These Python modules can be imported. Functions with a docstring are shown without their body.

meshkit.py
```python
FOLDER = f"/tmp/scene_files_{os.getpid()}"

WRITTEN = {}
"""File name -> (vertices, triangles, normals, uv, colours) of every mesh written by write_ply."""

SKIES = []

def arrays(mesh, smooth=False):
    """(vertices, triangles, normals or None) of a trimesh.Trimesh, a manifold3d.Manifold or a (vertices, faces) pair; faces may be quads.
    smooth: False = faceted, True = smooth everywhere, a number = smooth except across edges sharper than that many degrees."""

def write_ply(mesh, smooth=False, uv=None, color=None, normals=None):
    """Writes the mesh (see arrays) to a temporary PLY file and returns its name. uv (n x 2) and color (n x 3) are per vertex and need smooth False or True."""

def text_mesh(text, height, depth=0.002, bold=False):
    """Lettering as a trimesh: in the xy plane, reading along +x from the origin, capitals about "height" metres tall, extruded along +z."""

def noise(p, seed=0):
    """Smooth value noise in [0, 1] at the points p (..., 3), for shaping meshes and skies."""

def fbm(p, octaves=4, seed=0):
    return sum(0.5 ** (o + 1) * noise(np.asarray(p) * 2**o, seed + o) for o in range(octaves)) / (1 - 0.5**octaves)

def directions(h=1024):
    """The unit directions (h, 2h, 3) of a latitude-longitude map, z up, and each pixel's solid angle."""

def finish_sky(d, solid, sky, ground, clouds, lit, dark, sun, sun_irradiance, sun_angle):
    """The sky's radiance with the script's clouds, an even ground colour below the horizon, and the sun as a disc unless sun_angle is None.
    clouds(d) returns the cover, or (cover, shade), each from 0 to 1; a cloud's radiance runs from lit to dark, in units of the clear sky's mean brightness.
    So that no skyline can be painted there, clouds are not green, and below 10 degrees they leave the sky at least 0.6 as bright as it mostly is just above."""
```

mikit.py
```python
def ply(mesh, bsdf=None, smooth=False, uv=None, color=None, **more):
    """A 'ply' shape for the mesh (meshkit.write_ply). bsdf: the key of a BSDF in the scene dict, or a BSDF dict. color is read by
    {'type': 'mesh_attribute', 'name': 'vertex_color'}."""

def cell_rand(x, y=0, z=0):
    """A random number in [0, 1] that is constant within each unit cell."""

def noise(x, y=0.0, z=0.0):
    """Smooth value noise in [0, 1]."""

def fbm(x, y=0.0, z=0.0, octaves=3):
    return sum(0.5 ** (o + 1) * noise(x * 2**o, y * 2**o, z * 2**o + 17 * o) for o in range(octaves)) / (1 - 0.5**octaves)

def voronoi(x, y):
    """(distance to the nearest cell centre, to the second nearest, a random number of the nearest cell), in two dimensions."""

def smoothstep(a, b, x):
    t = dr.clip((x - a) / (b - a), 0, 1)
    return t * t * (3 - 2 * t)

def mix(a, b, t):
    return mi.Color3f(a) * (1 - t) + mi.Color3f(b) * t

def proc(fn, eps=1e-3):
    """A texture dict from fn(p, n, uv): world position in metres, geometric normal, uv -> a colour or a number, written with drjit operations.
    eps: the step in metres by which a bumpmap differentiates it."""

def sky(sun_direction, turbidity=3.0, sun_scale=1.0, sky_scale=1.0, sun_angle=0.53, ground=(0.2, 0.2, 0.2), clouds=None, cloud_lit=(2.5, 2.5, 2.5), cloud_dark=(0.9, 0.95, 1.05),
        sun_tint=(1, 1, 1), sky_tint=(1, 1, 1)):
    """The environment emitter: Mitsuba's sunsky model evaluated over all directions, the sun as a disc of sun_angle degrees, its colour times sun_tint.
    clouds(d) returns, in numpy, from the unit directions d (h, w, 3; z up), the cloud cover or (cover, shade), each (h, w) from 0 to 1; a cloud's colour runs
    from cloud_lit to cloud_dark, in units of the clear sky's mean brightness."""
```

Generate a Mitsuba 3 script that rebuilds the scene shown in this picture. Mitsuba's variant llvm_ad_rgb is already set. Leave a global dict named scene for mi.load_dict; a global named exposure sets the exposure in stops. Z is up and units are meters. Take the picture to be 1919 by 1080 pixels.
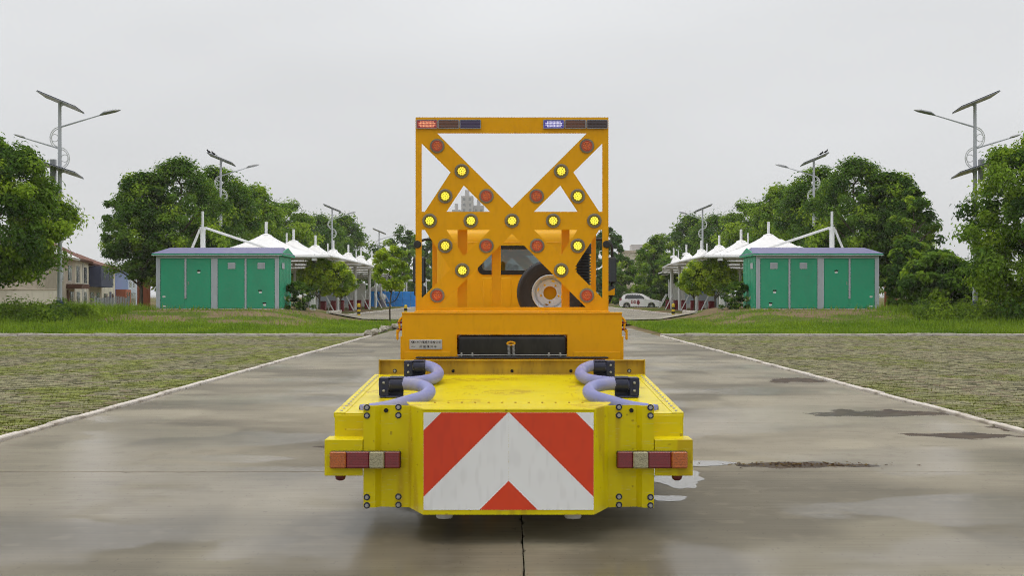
import math
import numpy as np, trimesh, drjit as dr, mitsuba as mi, mikit, meshkit
import manifold3d as m3
from shapely.geometry import Polygon, LineString, Point, box as sbox
from shapely.ops import unary_union
from mikit import noise, fbm, voronoi, cell_rand, smoothstep, mix

T = mi.ScalarTransform4f
scene, labels = {}, {}

# ------------------------------------------------------------------ camera, sky, exposure
EYE = 1.6
scene['camera'] = {'type': 'perspective', 'fov': 43.87, 'fov_axis': 'x', 'near_clip': 0.1, 'far_clip': 6000.0,
                   'principal_point_offset_y': -16.0 / 1080,
                   'to_world': T().look_at(origin=[0, 0, EYE], target=[0, 10, EYE], up=[0, 0, 1])}


def overcast(d):
    """closed cloud cover: brighter overhead than at the skyline, with faint soft bands"""
    el = np.clip(d[..., 2], 0, 1)
    w = meshkit.fbm(np.stack([d[..., 0] * 3, d[..., 1] * 3, d[..., 2] * 9], -1), 4, 5) - 0.5
    return np.ones(d.shape[:2]), np.clip(0.72 - 0.72 * el + 0.34 * w, 0, 1)


scene['sky'] = mikit.sky([-0.12, -0.10, 0.98], turbidity=3.0, sun_scale=0.10, sun_angle=30, ground=(0.2, 0.2, 0.17),
                         clouds=overcast, cloud_lit=(2.3, 2.34, 2.38), cloud_dark=(1.09, 1.115, 1.15))
exposure = 2.2

# ------------------------------------------------------------------ helpers
rng = np.random.default_rng(7)


def numbered(key):
    if key not in scene and key not in labels:
        return key
    i = 1
    while f'{key}_{i:03d}' in scene or f'{key}_{i:03d}' in labels:
        i += 1
    return f'{key}_{i:03d}'


PLACE = None                        # (rotation, shift) of the group being built
PALETTE, PAL_INDEX = [], {}          # shared paint: base colour, soiled colour, amount, scale, metallic


def put(key, mesh, bsdf, smooth=False, color=None, **more):
    key = numbered(key)
    if PLACE is not None:
        v, f, _ = meshkit.arrays(mesh, False)
        mesh = trimesh.Trimesh(v @ PLACE[0].T + PLACE[1], f, process=False)
    if bsdf in PAL_INDEX:
        v, f, n = meshkit.arrays(mesh, smooth)
        i, rough = PAL_INDEX[bsdf]
        scene[key] = mikit.ply(trimesh.Trimesh(v, f, process=False), 'paint', smooth=n is not None, uv=np.tile([i + 0.5, rough], (len(v), 1)))
        return key
    scene[key] = mikit.ply(mesh, bsdf, smooth=smooth, color=color, **more)
    return key


def thing(key, label, cat, group=None, kind=None):
    key = numbered(key)
    labels[key] = {'label': label, 'category': cat}
    if group:
        labels[key]['group'] = group
    if kind:
        labels[key]['kind'] = kind
    return key


def tag(key, label=None, cat=None, group=None, kind=None):
    e = labels.setdefault(key, {})
    for k, v in (('label', label), ('category', cat), ('group', group), ('kind', kind)):
        if v:
            e[k] = v
    return key


def cat(*ms):
    ms = [m for m in ms if m is not None]
    return trimesh.util.concatenate(ms)


def bx(x0, x1, y0, y1, z0, z1, c=0.0):
    """box by its limits, with chamfered edges"""
    if c <= 0:
        m = trimesh.creation.box((x1 - x0, y1 - y0, z1 - z0))
        m.apply_translation(((x0 + x1) / 2, (y0 + y1) / 2, (z0 + z1) / 2))
        return m
    pts = []
    for sx in (0, 1):
        for sy in (0, 1):
            for sz in (0, 1):
                p = np.array([(x0, x1)[sx], (y0, y1)[sy], (z0, z1)[sz]], float)
                s = np.array([1 - 2 * sx, 1 - 2 * sy, 1 - 2 * sz]) * c
                for k in range(3):
                    q = p.copy()
                    for j in range(3):
                        if j != k:
                            q[j] += s[j]
                    pts.append(q)
    return trimesh.convex.convex_hull(np.array(pts))


def tube(path, r, n=12, caps=True):
    """round tube along a polyline; r is a number or one radius per point"""
    P = np.asarray(path, float)
    R = np.broadcast_to(np.asarray(r, float), (len(P),))
    tan = np.gradient(P, axis=0)
    tan /= np.linalg.norm(tan, axis=1, keepdims=True)
    u = np.cross(tan[0], [0.31, 0.17, 0.93])
    u /= np.linalg.norm(u)
    V = []
    a = np.arange(n) * 2 * np.pi / n
    for p, t, rr in zip(P, tan, R):
        u = u - t * np.dot(u, t)
        u /= np.linalg.norm(u)
        w = np.cross(t, u)
        V.append(p + rr * (np.cos(a)[:, None] * u + np.sin(a)[:, None] * w))
    V = np.vstack(V)
    F = []
    for i in range(len(P) - 1):
        for j in range(n):
            k = (j + 1) % n
            F += [[i * n + j, i * n + k, (i + 1) * n + k], [i * n + j, (i + 1) * n + k, (i + 1) * n + j]]
    if caps:
        V = np.vstack([V, P[0], P[-1]])
        c0, c1, e = len(V) - 2, len(V) - 1, (len(P) - 1) * n
        for j in range(n):
            k = (j + 1) % n
            F += [[c0, k, j], [c1, e + j, e + k]]
    return trimesh.Trimesh(V, F, process=False)


def spline(pts, n=8):
    """Catmull-Rom through the points"""
    P = np.asarray(pts, float)
    P = np.vstack([2 * P[0] - P[1], P, 2 * P[-1] - P[-2]])
    out = []
    for i in range(1, len(P) - 2):
        for t in np.linspace(0, 1, n, endpoint=False):
            a, b, c, d = P[i - 1:i + 3]
            out.append(0.5 * (2 * b + (c - a) * t + (2 * a - 5 * b + 4 * c - d) * t * t + (3 * b - a - 3 * c + d) * t ** 3))
    return np.array(out + [P[-2]])


def cyl(p0, p1, r, n=12):
    return tube([p0, p1], r, n)


def lathe(profile, n=32, axis='y', at=(0, 0, 0)):
    """revolve (radius, height) pairs about an axis through at"""
    P = np.asarray(profile, float)
    a = np.arange(n) * 2 * np.pi / n
    V, F = [], []
    for r, h in P:
        if axis == 'y':
            V.append(np.stack([r * np.cos(a), np.full(n, h), r * np.sin(a)], 1))
        elif axis == 'z':
            V.append(np.stack([r * np.cos(a), r * np.sin(a), np.full(n, h)], 1))
        else:
            V.append(np.stack([np.full(n, h), r * np.cos(a), r * np.sin(a)], 1))
    V = np.vstack(V) + np.asarray(at)
    for i in range(len(P) - 1):
        for j in range(n):
            k = (j + 1) % n
            F += [[i * n + j, (i + 1) * n + j, (i + 1) * n + k], [i * n + j, (i + 1) * n + k, i * n + k]]
    m = trimesh.Trimesh(V, F, process=False)
    return m


def extr(poly, depth):
    gs = getattr(poly, 'geoms', [poly])
    return cat(*[trimesh.creation.extrude_polygon(g, depth, engine='earcut') for g in gs if g.area > 1e-9])


def upright(poly, y0, y1):
    """a polygon drawn in x, z made into a plate from y0 to y1"""
    m = extr(poly, y1 - y0)
    v = m.vertices.copy()
    m.vertices = np.stack([v[:, 0], y1 - v[:, 2], v[:, 1]], 1)
    return m


def flat(poly, z0, z1):
    m = extr(poly, z1 - z0)
    m.apply_translation((0, 0, z0))
    return m


def mirror(m):
    m = m.copy()
    m.vertices = m.vertices * [-1, 1, 1]
    m.invert()
    return m


def moved(m, d):
    m = m.copy()
    m.apply_translation(d)
    return m


def rounded(x0, x1, y0, y1, z0, z1, r, n=24):
    ss = [m3.Manifold.sphere(r, n).translate((x, y, z)) for x in (x0 + r, x1 - r) for y in (y0 + r, y1 - r) for z in (z0 + r, z1 - r)]
    return m3.Manifold.batch_hull(ss)


def mbox(x0, x1, y0, y1, z0, z1):
    return m3.Manifold.cube((x1 - x0, y1 - y0, z1 - z0)).translate((x0, y0, z0))


def totri(m):
    g = m.to_mesh()
    return trimesh.Trimesh(np.array(g.vert_properties[:, :3]), np.array(g.tri_verts), process=False)


def ss(a, b, x):
    t = np.clip((np.asarray(x, float) - a) / (b - a), 0, 1)
    return t * t * (3 - 2 * t)


def terrain(x, y):
    """height of the land: level car park, then a bank up to the cabinets"""
    ax = np.abs(x)
    z = 0.2 * ss(60, 95, y)
    z = z + 0.76 * ss(8.5, 14, ax) * ss(53, 73, y) * (1 - ss(81, 90, y)) + 0.2 * ss(11, 13, ax) * ss(78, 90, y)
    return z


# ------------------------------------------------------------------ materials
def mat(key, **kw):
    scene[key] = {'type': 'twosided', 'bsdf': {'type': 'principled', **kw}}
    return key


def rgb(r, g, b):
    return {'type': 'rgb', 'value': [r, g, b]}


def coat(key, c, rough=0.5, soil=None, amount=0.0, s=1.0, metallic=0.0):
    """one more colour of the shared paint"""
    PAL_INDEX[key] = (len(PALETTE), rough)
    PALETTE.append((c, soil if soil else [x * 0.7 for x in c], amount if soil else 0.25, s, metallic))


def paint_fn(c, dirt, amount, s):
    def fn(p, n, uv):
        a = fbm(p.x * 3 * s, p.y * 3 * s, p.z * 0.9 * s, 4)
        b = fbm(p.x * 40 * s + 7, p.y * 40 * s, p.z * 7 * s, 3)
        speck = smoothstep(0.80, 0.9, noise(p.x * 90, p.y * 90, p.z * 60))
        t = smoothstep(0.45, 0.85, a) * 0.6 + smoothstep(0.5, 0.8, b) * 0.4
        return mix(mix(c, dirt, t * amount), dirt, speck * 0.1)
    return mikit.proc(fn)


def rough_fn(lo, hi, s):
    return mikit.proc(lambda p, n, uv: lo + (hi - lo) * fbm(p.x * 9 * s, p.y * 9 * s, p.z * 3 * s, 3))


def worn_yellow(p, n, uv):
    """yellow enamel: chalky blotches, run-down rust and dirt streaks, chips and fine scratches"""
    a = fbm(p.x * 3.1, p.y * 3.1, p.z * 2.2, 4)
    run = noise(p.x * 24, p.y * 24, p.z * 1.3) * smoothstep(0.45, 0.7, noise(p.x * 3.3 + 4, p.y * 3.3, p.z * 0.7))
    scr = smoothstep(0.80, 0.86, noise(p.x * 9 + p.z * 30, p.y * 170, p.z * 120))
    chip = smoothstep(0.79, 0.83, fbm(p.x * 26, p.y * 26, p.z * 26, 2))
    c = mix((0.66, 0.55, 0.002), (0.50, 0.39, 0.005), smoothstep(0.4, 0.8, a) * 0.55)
    c = mix(c, (0.36, 0.19, 0.02), smoothstep(0.30, 0.62, run) * 0.4)
    c = mix(c, (0.66, 0.58, 0.2), scr * 0.4)
    return mix(c, (0.20, 0.09, 0.03), chip * 0.45)


mat('yellow_paint', base_color=mikit.proc(worn_yellow), roughness=0.34, specular=0.22)
coat('ochre_paint', (0.56, 0.36, 0.015), 0.47, (0.2, 0.11, 0.02), 0.7, 2.0)
mat('orange_paint', base_color=paint_fn((0.76, 0.365, 0.0015), (0.48, 0.21, 0.004), 0.3, 1.0), roughness=0.36, specular=0.2)
mat('cab_paint', base_color=paint_fn((0.82, 0.42, 0.003), (0.55, 0.25, 0.01), 0.3, 1.0), roughness=0.3, specular=0.3)
coat('white_sheet', (0.80, 0.81, 0.80), 0.38, (0.52, 0.52, 0.5), 0.5, 1.3)
coat('red_sheet', (0.66, 0.055, 0.014), 0.36, (0.42, 0.03, 0.02), 0.4, 1.3)
coat('zinc', (0.42, 0.42, 0.40), 0.38, metallic=0.7)
coat('dark_hole', (0.012, 0.01, 0.01), 0.80)
coat('lilac_tube', (0.22, 0.235, 0.48), 0.43, (0.38, 0.36, 0.44), 0.8, 2.2)
coat('navy_iron', (0.018, 0.022, 0.055), 0.35, (0.05, 0.05, 0.07), 0.6, 4)
coat('black_gloss', (0.012, 0.012, 0.014), 0.22, (0.05, 0.045, 0.04), 0.6, 2.5)
coat('lamp_amber', (0.22, 0.16, 0.012), 0.35)
coat('black_plastic', (0.015, 0.015, 0.016), 0.40)
coat('rubber', (0.02, 0.02, 0.022), 0.60, (0.05, 0.048, 0.045), 0.6, 4)
coat('grey_rubber', (0.23, 0.20, 0.15), 0.55, (0.09, 0.085, 0.08), 0.8, 8)
coat('rim_white', (0.52, 0.57, 0.62), 0.35, (0.4, 0.37, 0.33), 0.6, 4)
coat('plate_alloy', (0.5, 0.49, 0.47), 0.40, metallic=0.4)
coat('ink', (0.012, 0.01, 0.01), 0.50)
mat('mirror_glass', base_color=rgb(0.6, 0.6, 0.6), metallic=1.0, roughness=0.05)
coat('pad_white', (0.6, 0.6, 0.58), 0.50)
coat('seal', (0.01, 0.01, 0.01), 0.50)


def lens_mat(key, c, s=110.0):
    """ribbed signal lens: clear outer skin over a coloured prism grid"""
    scene[key] = {'type': 'twosided', 'bsdf': {'type': 'bumpmap', 'scale': 0.0022,
                  'arbitrary': mikit.proc(lambda p, n, uv: dr.abs(dr.sin(p.x * s * 1.6)) * dr.abs(dr.sin(p.z * s * 1.6)), eps=6e-4),
                  'bsdf': {'type': 'principled', 'base_color': mikit.proc(lambda p, n, uv: mix(c, [x * 0.55 + 0.01 for x in c], smoothstep(0.3, 0.8, noise(p.x * s * 1.8, 0, p.z * s * 1.8)))), 'roughness': 0.16, 'specular': 0.6, 'clearcoat': 0.6}}}
    return key


lens_mat('lens_amber', (0.50, 0.12, 0.012))
lens_mat('lens_red', (0.22, 0.014, 0.022))
lens_mat('lens_clear', (0.40, 0.37, 0.23))
lens_mat('lens_brown', (0.12, 0.035, 0.012), 60)
lens_mat('lens_violet', (0.035, 0.016, 0.09), 60)
lens_mat('lens_maroon', (0.03, 0.009, 0.012), 60)
lens_mat('lens_redstrobe', (0.45, 0.03, 0.03), 60)
lens_mat('lens_bluestrobe', (0.10, 0.08, 0.55), 60)
lens_mat('lens_off', (0.75, 0.13, 0.008), 80)
mat('lens_rust', base_color=rgb(0.5, 0.06, 0.008), roughness=0.2, specular=0.6, clearcoat=0.7)
mat('dark_red_dome', base_color=rgb(0.10, 0.008, 0.012), roughness=0.15, clearcoat=0.8)
scene['pane'] = {'type': 'thindielectric', 'int_ior': 1.5, 'specular_transmittance': rgb(0.58, 0.63, 0.63)}
mat('dark_glass', base_color=rgb(0.015, 0.02, 0.022), roughness=0.06, specular=0.6)
mat('window_glass', base_color=rgb(0.05, 0.065, 0.07), roughness=0.08, specular=0.7)

# road concrete: broomed, blotchy, with damp patches and mud stains
MUD = [(2.72, 12.05, 0.78, 0.24), (7.2, 17.2, 1.0, 0.55), (6.75, 15.3, 1.1, 0.35), (5.0, 17.4, 0.9, 0.5), (5.35, 14.6, 0.75, 0.4), (5.4, 24.2, 0.55, 0.8), (-1.9, 13.5, 0.25, 0.2)]


FILM = [(-3.15, 8.45, 1.0, 0.62), (-1.62, 8.2, 0.42, 0.42), (-4.3, 13.9, 0.7, 0.4), (-2.85, 12.6, 0.9, 0.35), (3.5, 9.6, 1.2, 0.6), (-5.0, 16.6, 0.55, 0.5), (-1.9, 19.0, 1.2, 0.5), (2.4, 21.5, 1.3, 0.5), (-3.4, 24.5, 1.5, 0.8), (3.4, 28.0, 1.8, 0.8), (-2.6, 33, 1.8, 1.0), (2.5, 39, 2.2, 1.5)]


def film(p):
    """thin water left standing on the slabs"""
    w = (fbm(p.x * 1.6 + 3, p.y * 2.2, 5.0, 4) - 0.5) * 1.5
    m = mi.Float(0)
    for x, y, a, b in FILM:
        r = dr.sqrt(dr.square((p.x - x) / a) + dr.square((p.y - y) / b))
        m = dr.maximum(m, 1 - smoothstep(0.7, 1.0, r + w))
    return m


def damp(p):
    a = fbm(p.x * 0.42 + 11.3, p.y * 0.55 + 4.1, 0.0, 4)
    b = fbm(p.x * 1.7 + 31, p.y * 1.3 + 9, 0.0, 3)
    return dr.maximum(smoothstep(0.50, 0.60, a * 0.8 + b * 0.2) * 0.5, film(p) * 0.6)


def mud(p):
    w = (fbm(p.x * 3.0, p.y * 3.0, 1.0, 4) - 0.5) * 1.5
    m = mi.Float(0)
    for x, y, a, b in MUD:
        r = dr.sqrt(dr.square((p.x - x) / a) + dr.square((p.y - y) / b))
        m = dr.maximum(m, 1 - smoothstep(0.8, 0.95, r + w))
    return m


def concrete_col(p):
    a = fbm(p.x * 0.5 + 2, p.y * 0.7, 0.0, 4)
    b = fbm(p.x * 5, p.y * 5, 3.0, 4)
    broom = 0.5 * noise(p.x * 1.3 + 3 * noise(p.x * .3, p.y * .3), p.y * 24.0) + 0.5 * noise(p.x * 4.0, p.y * 60.0)
    rnd = cell_rand(dr.floor((p.x - 0.07) / 6.0), dr.floor((p.y - 7.09) / 4.5))
    c = mix((0.118, 0.104, 0.074), (0.240, 0.215, 0.160), smoothstep(0.25, 0.75, a))
    c = mix(c, (0.17, 0.15, 0.11), smoothstep(0.55, 0.8, b) * 0.5)
    c = mix(c, (0.33, 0.30, 0.22), smoothstep(0.55, 0.75, noise(p.x * 1.1 + 5, p.y * 0.8 + 9)) * 0.3)
    c = c * (0.89 + 0.22 * broom) * (0.93 + 0.14 * rnd)
    speck = smoothstep(0.88, 0.95, noise(p.x * 45, p.y * 28, 2.0))
    return mix(c, (0.07, 0.06, 0.05), speck * 0.3)


def road_dry(p, n, uv):
    return mix(concrete_col(p), mix((0.028, 0.017, 0.009), (0.065, 0.040, 0.018), noise(p.x * 9, p.y * 9)), mud(p))


def road_wet(p, n, uv):
    return mix(concrete_col(p) * mi.Color3f(0.84, 0.79, 0.80), mix((0.026, 0.016, 0.009), (0.06, 0.038, 0.018), noise(p.x * 9, p.y * 9)), mud(p))


def road_bump(p, n, uv):
    return noise(p.x * 3.0, p.y * 95.0) * 0.6 + noise(p.x * 60, p.y * 60)


def bumped(tex, scale, bsdf):
    return {'type': 'bumpmap', 'scale': scale, 'arbitrary': tex, 'bsdf': bsdf}


scene['road_concrete'] = {'type': 'blendbsdf', 'weight': mikit.proc(lambda p, n, uv: damp(p)),
                          'bsdf_0': bumped(mikit.proc(road_bump, eps=2e-3), 0.0012, {'type': 'principled', 'base_color': mikit.proc(road_dry), 'roughness': 0.62, 'specular': 0.35}),
                          'bsdf_1': {'type': 'principled', 'base_color': mikit.proc(road_wet), 'roughness': 0.17, 'specular': 0.6}}
scene['dark_joint'] = {'type': 'diffuse', 'reflectance': mikit.proc(lambda p, n, uv: mix((0.02, 0.018, 0.012), (0.05, 0.045, 0.028), noise(p.x * 20, p.y * 20)))}
scene['yard_concrete'] = {'type': 'principled', 'base_color': mikit.proc(lambda p, n, uv: concrete_col(p * 0.6) * 1.1), 'roughness': 0.55, 'specular': 0.4}
scene['water'] = {'type': 'principled', 'base_color': rgb(0.12, 0.11, 0.09), 'roughness': 0.04, 'specular': 0.55}
scene['kerb_stone'] = {'type': 'twosided', 'bsdf': {'type': 'principled', 'base_color': mikit.proc(lambda p, n, uv: mix(mix((0.54, 0.50, 0.45), (0.32, 0.28, 0.23), smoothstep(0.45, 0.75, fbm(p.x * 4, p.y * 4, p.z * 9, 4))), (0.16, 0.15, 0.09), smoothstep(0.66, 0.8, fbm(p.x * 9 + 5, p.y * 9, p.z * 14, 3)) * 0.8)), 'roughness': 0.7}}
scene['soil'] = {'type': 'diffuse', 'reflectance': mikit.proc(lambda p, n, uv: mix(mix((0.17, 0.13, 0.075), (0.26, 0.20, 0.13), fbm(p.x * 1.5, p.y * 1.5, 0.0, 4)), (0.10, 0.14, 0.03), smoothstep(0.46, 0.62, fbm(p.x * 0.45 + 3, p.y * 0.35, 0.0, 4))))}
scene['turf'] = {'type': 'diffuse', 'reflectance': mikit.proc(lambda p, n, uv: mix(mix((0.105, 0.17, 0.022), (0.17, 0.25, 0.03), fbm(p.x * 1.2, p.y * 0.6, 0.0, 4)), (0.15, 0.13, 0.05), smoothstep(0.55, 0.75, fbm(p.x * 0.5 + 7, p.y * 0.3, 0.0, 4)) * 0.7))}
scene['moss_bed'] = {'type': 'diffuse', 'reflectance': mikit.proc(lambda p, n, uv: mix(mix((0.055, 0.045, 0.025), (0.085, 0.11, 0.025), smoothstep(0.35, 0.62, fbm(p.x * 1.6, p.y * 1.1, 0.0, 4))), (0.15, 0.07, 0.045), smoothstep(0.55, 0.7, noise(p.x * 5, p.y * 5)) * smoothstep(-6.25, -5.8, -dr.abs(p.x))))}
scene['verge_moss'] = {'type': 'diffuse', 'reflectance': mikit.proc(lambda p, n, uv: mix((0.12, 0.12, 0.045), (0.2, 0.19, 0.12), fbm(p.x * 1.5, p.y * 3, 0.0, 3)))}
VC = {'type': 'mesh_attribute', 'name': 'vertex_color'}


def paver_tex(p):
    return fbm(p.x * 11, p.y * 11, 2.0, 3)


scene['paver'] = {'type': 'twosided', 'bsdf': bumped(mikit.proc(lambda p, n, uv: fbm(p.x * 60, p.y * 60, 0.0, 2), eps=2e-3), 0.002, {'type': 'principled', 'base_color': VC, 'roughness': 0.7, 'specular': 0.4})}
scene['leaf'] = {'type': 'principledthin', 'base_color': VC, 'roughness': 0.5, 'diff_trans': 0.95, 'spec_trans': 0.0}
scene['blade'] = {'type': 'principledthin', 'base_color': VC, 'roughness': 0.6, 'diff_trans': 0.8, 'spec_trans': 0.0}
scene['bark'] = {'type': 'diffuse', 'reflectance': mikit.proc(lambda p, n, uv: mix((0.06, 0.048, 0.036), (0.17, 0.14, 0.11), fbm(p.x * 14, p.y * 14, p.z * 3, 3)))}
coat('green_panel', (0.034, 0.36, 0.20), 0.45, (0.05, 0.29, 0.17), 0.6, 0.4)
coat('grey_trim', (0.44, 0.48, 0.53), 0.45, (0.3, 0.32, 0.34), 0.5, 0.5)
coat('violet_roof', (0.135, 0.13, 0.27), 0.45, (0.18, 0.17, 0.26), 0.5, 0.4)
coat('membrane', (0.82, 0.82, 0.83), 0.50, (0.62, 0.6, 0.57), 0.5, 0.25)
coat('steel_white', (0.72, 0.73, 0.74), 0.40, (0.5, 0.5, 0.48), 0.4, 0.5)
coat('pole_grey', (0.50, 0.52, 0.56), 0.40)
mat('solar', base_color=rgb(0.035, 0.045, 0.075), roughness=0.12, specular=0.6)
coat('alloy_edge', (0.35, 0.36, 0.38), 0.40, metallic=0.6)
coat('navy_base', (0.06, 0.07, 0.17), 0.50)
coat('brick_red', (0.38, 0.125, 0.07), 0.85, (0.26, 0.09, 0.055), 0.7, 0.6)
coat('render_cream', (0.66, 0.62, 0.52), 0.85, (0.36, 0.32, 0.25), 0.7, 0.25)
coat('render_tan', (0.52, 0.46, 0.37), 0.85, (0.27, 0.22, 0.16), 0.7, 0.25)
coat('render_blue', (0.22, 0.29, 0.52), 0.80, (0.26, 0.32, 0.45), 0.5, 0.25)
coat('render_pale', (0.50, 0.56, 0.64), 0.80, (0.38, 0.42, 0.46), 0.5, 0.25)
coat('navy_wall', (0.055, 0.065, 0.12), 0.60)
coat('tile_brown', (0.15, 0.07, 0.05), 0.80, (0.09, 0.05, 0.04), 0.7, 0.6)
coat('sheet_roof', (0.72, 0.72, 0.72), 0.40, (0.5, 0.5, 0.5), 0.5, 0.3)
coat('hoarding_blue', (0.025, 0.27, 0.80), 0.40, (0.03, 0.21, 0.65), 0.6, 0.5)
coat('maroon', (0.19, 0.018, 0.025), 0.50)
coat('bollard_yellow', (0.62, 0.45, 0.02), 0.50)
mat('car_white', base_color=rgb(0.75, 0.75, 0.76), roughness=0.2, clearcoat=0.8)
coat('tower_grey', (0.48, 0.47, 0.47), 0.80, (0.38, 0.37, 0.37), 0.4, 0.02)
coat('tower_window', (0.27, 0.28, 0.30), 0.30)
coat('bird_black', (0.015, 0.015, 0.018), 0.60)
coat('sign_blue', (0.05, 0.16, 0.5), 0.50)
coat('drum_grey', (0.2, 0.18, 0.25), 0.50)
scene['stone_rough'] = {'type': 'diffuse', 'reflectance': mikit.proc(lambda p, n, uv: mix((0.2, 0.18, 0.14), (0.5, 0.47, 0.4), cell_rand(p.x * 2.2, p.y * 1.3)))}

TAB = [mi.Float(np.array([float(x) for x in col], np.float32)) for col in zip(*[(*c, *d, a, sc, m) for c, d, a, sc, m in PALETTE])]


def tab(uv, k):
    return dr.gather(mi.Float, TAB[k], mi.UInt32(dr.clip(uv.x, 0, len(PALETTE) - 0.5)))


def paint_col(p, n, uv):
    q = [tab(uv, k) for k in range(8)]
    g = q[7]
    a = fbm(p.x * 3 * g, p.y * 3 * g, p.z * 0.9 * g, 3)
    b = noise(p.x * 34 * g + 7, p.y * 34 * g, p.z * 7 * g)
    t = (smoothstep(0.42, 0.8, a) * 0.65 + smoothstep(0.55, 0.9, b) * 0.35) * q[6]
    return mi.Color3f(*[q[k] * (1 - t) + q[k + 3] * t for k in range(3)])


scene['paint'] = {'type': 'twosided', 'bsdf': {'type': 'principled', 'base_color': mikit.proc(paint_col), 'roughness': mikit.proc(lambda p, n, uv: uv.y), 'metallic': mikit.proc(lambda p, n, uv: tab(uv, 8)), 'specular': 0.4}}

# ------------------------------------------------------------------ the land
xs = np.unique(np.concatenate([np.linspace(-34, 34, 69), -np.geomspace(36, 900, 18), np.geomspace(36, 900, 18)]))
ys = np.unique(np.concatenate([[-300, -100, -20, 0, 40, 50], np.arange(52, 100, 1.0), np.geomspace(102, 1200, 24)]))
gx, gy = np.meshgrid(xs, ys, indexing='ij')
gz = terrain(gx, gy) - 0.16 * (1 - ss(49, 52.5, gy))
V = np.stack([gx, gy, gz], -1).reshape(-1, 3)
ii = np.arange(len(xs) * len(ys)).reshape(len(xs), len(ys))
Q = np.stack([ii[:-1, :-1], ii[1:, :-1], ii[1:, 1:], ii[:-1, 1:]], -1).reshape(-1, 4)
# the sheet lies under the road and the yard
V[:, 2] -= np.where(np.abs(V[:, 0]) < 6.6, 0.12, 0) * (V[:, 1] < 79.5) + np.where((np.abs(V[:, 0]) < 11.6) & (V[:, 1] >= 79.5) & (V[:, 1] < 215), 0.1, 0)
tag(put('ground', (V, Q), 'soil', smooth=True), kind='structure')


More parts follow.
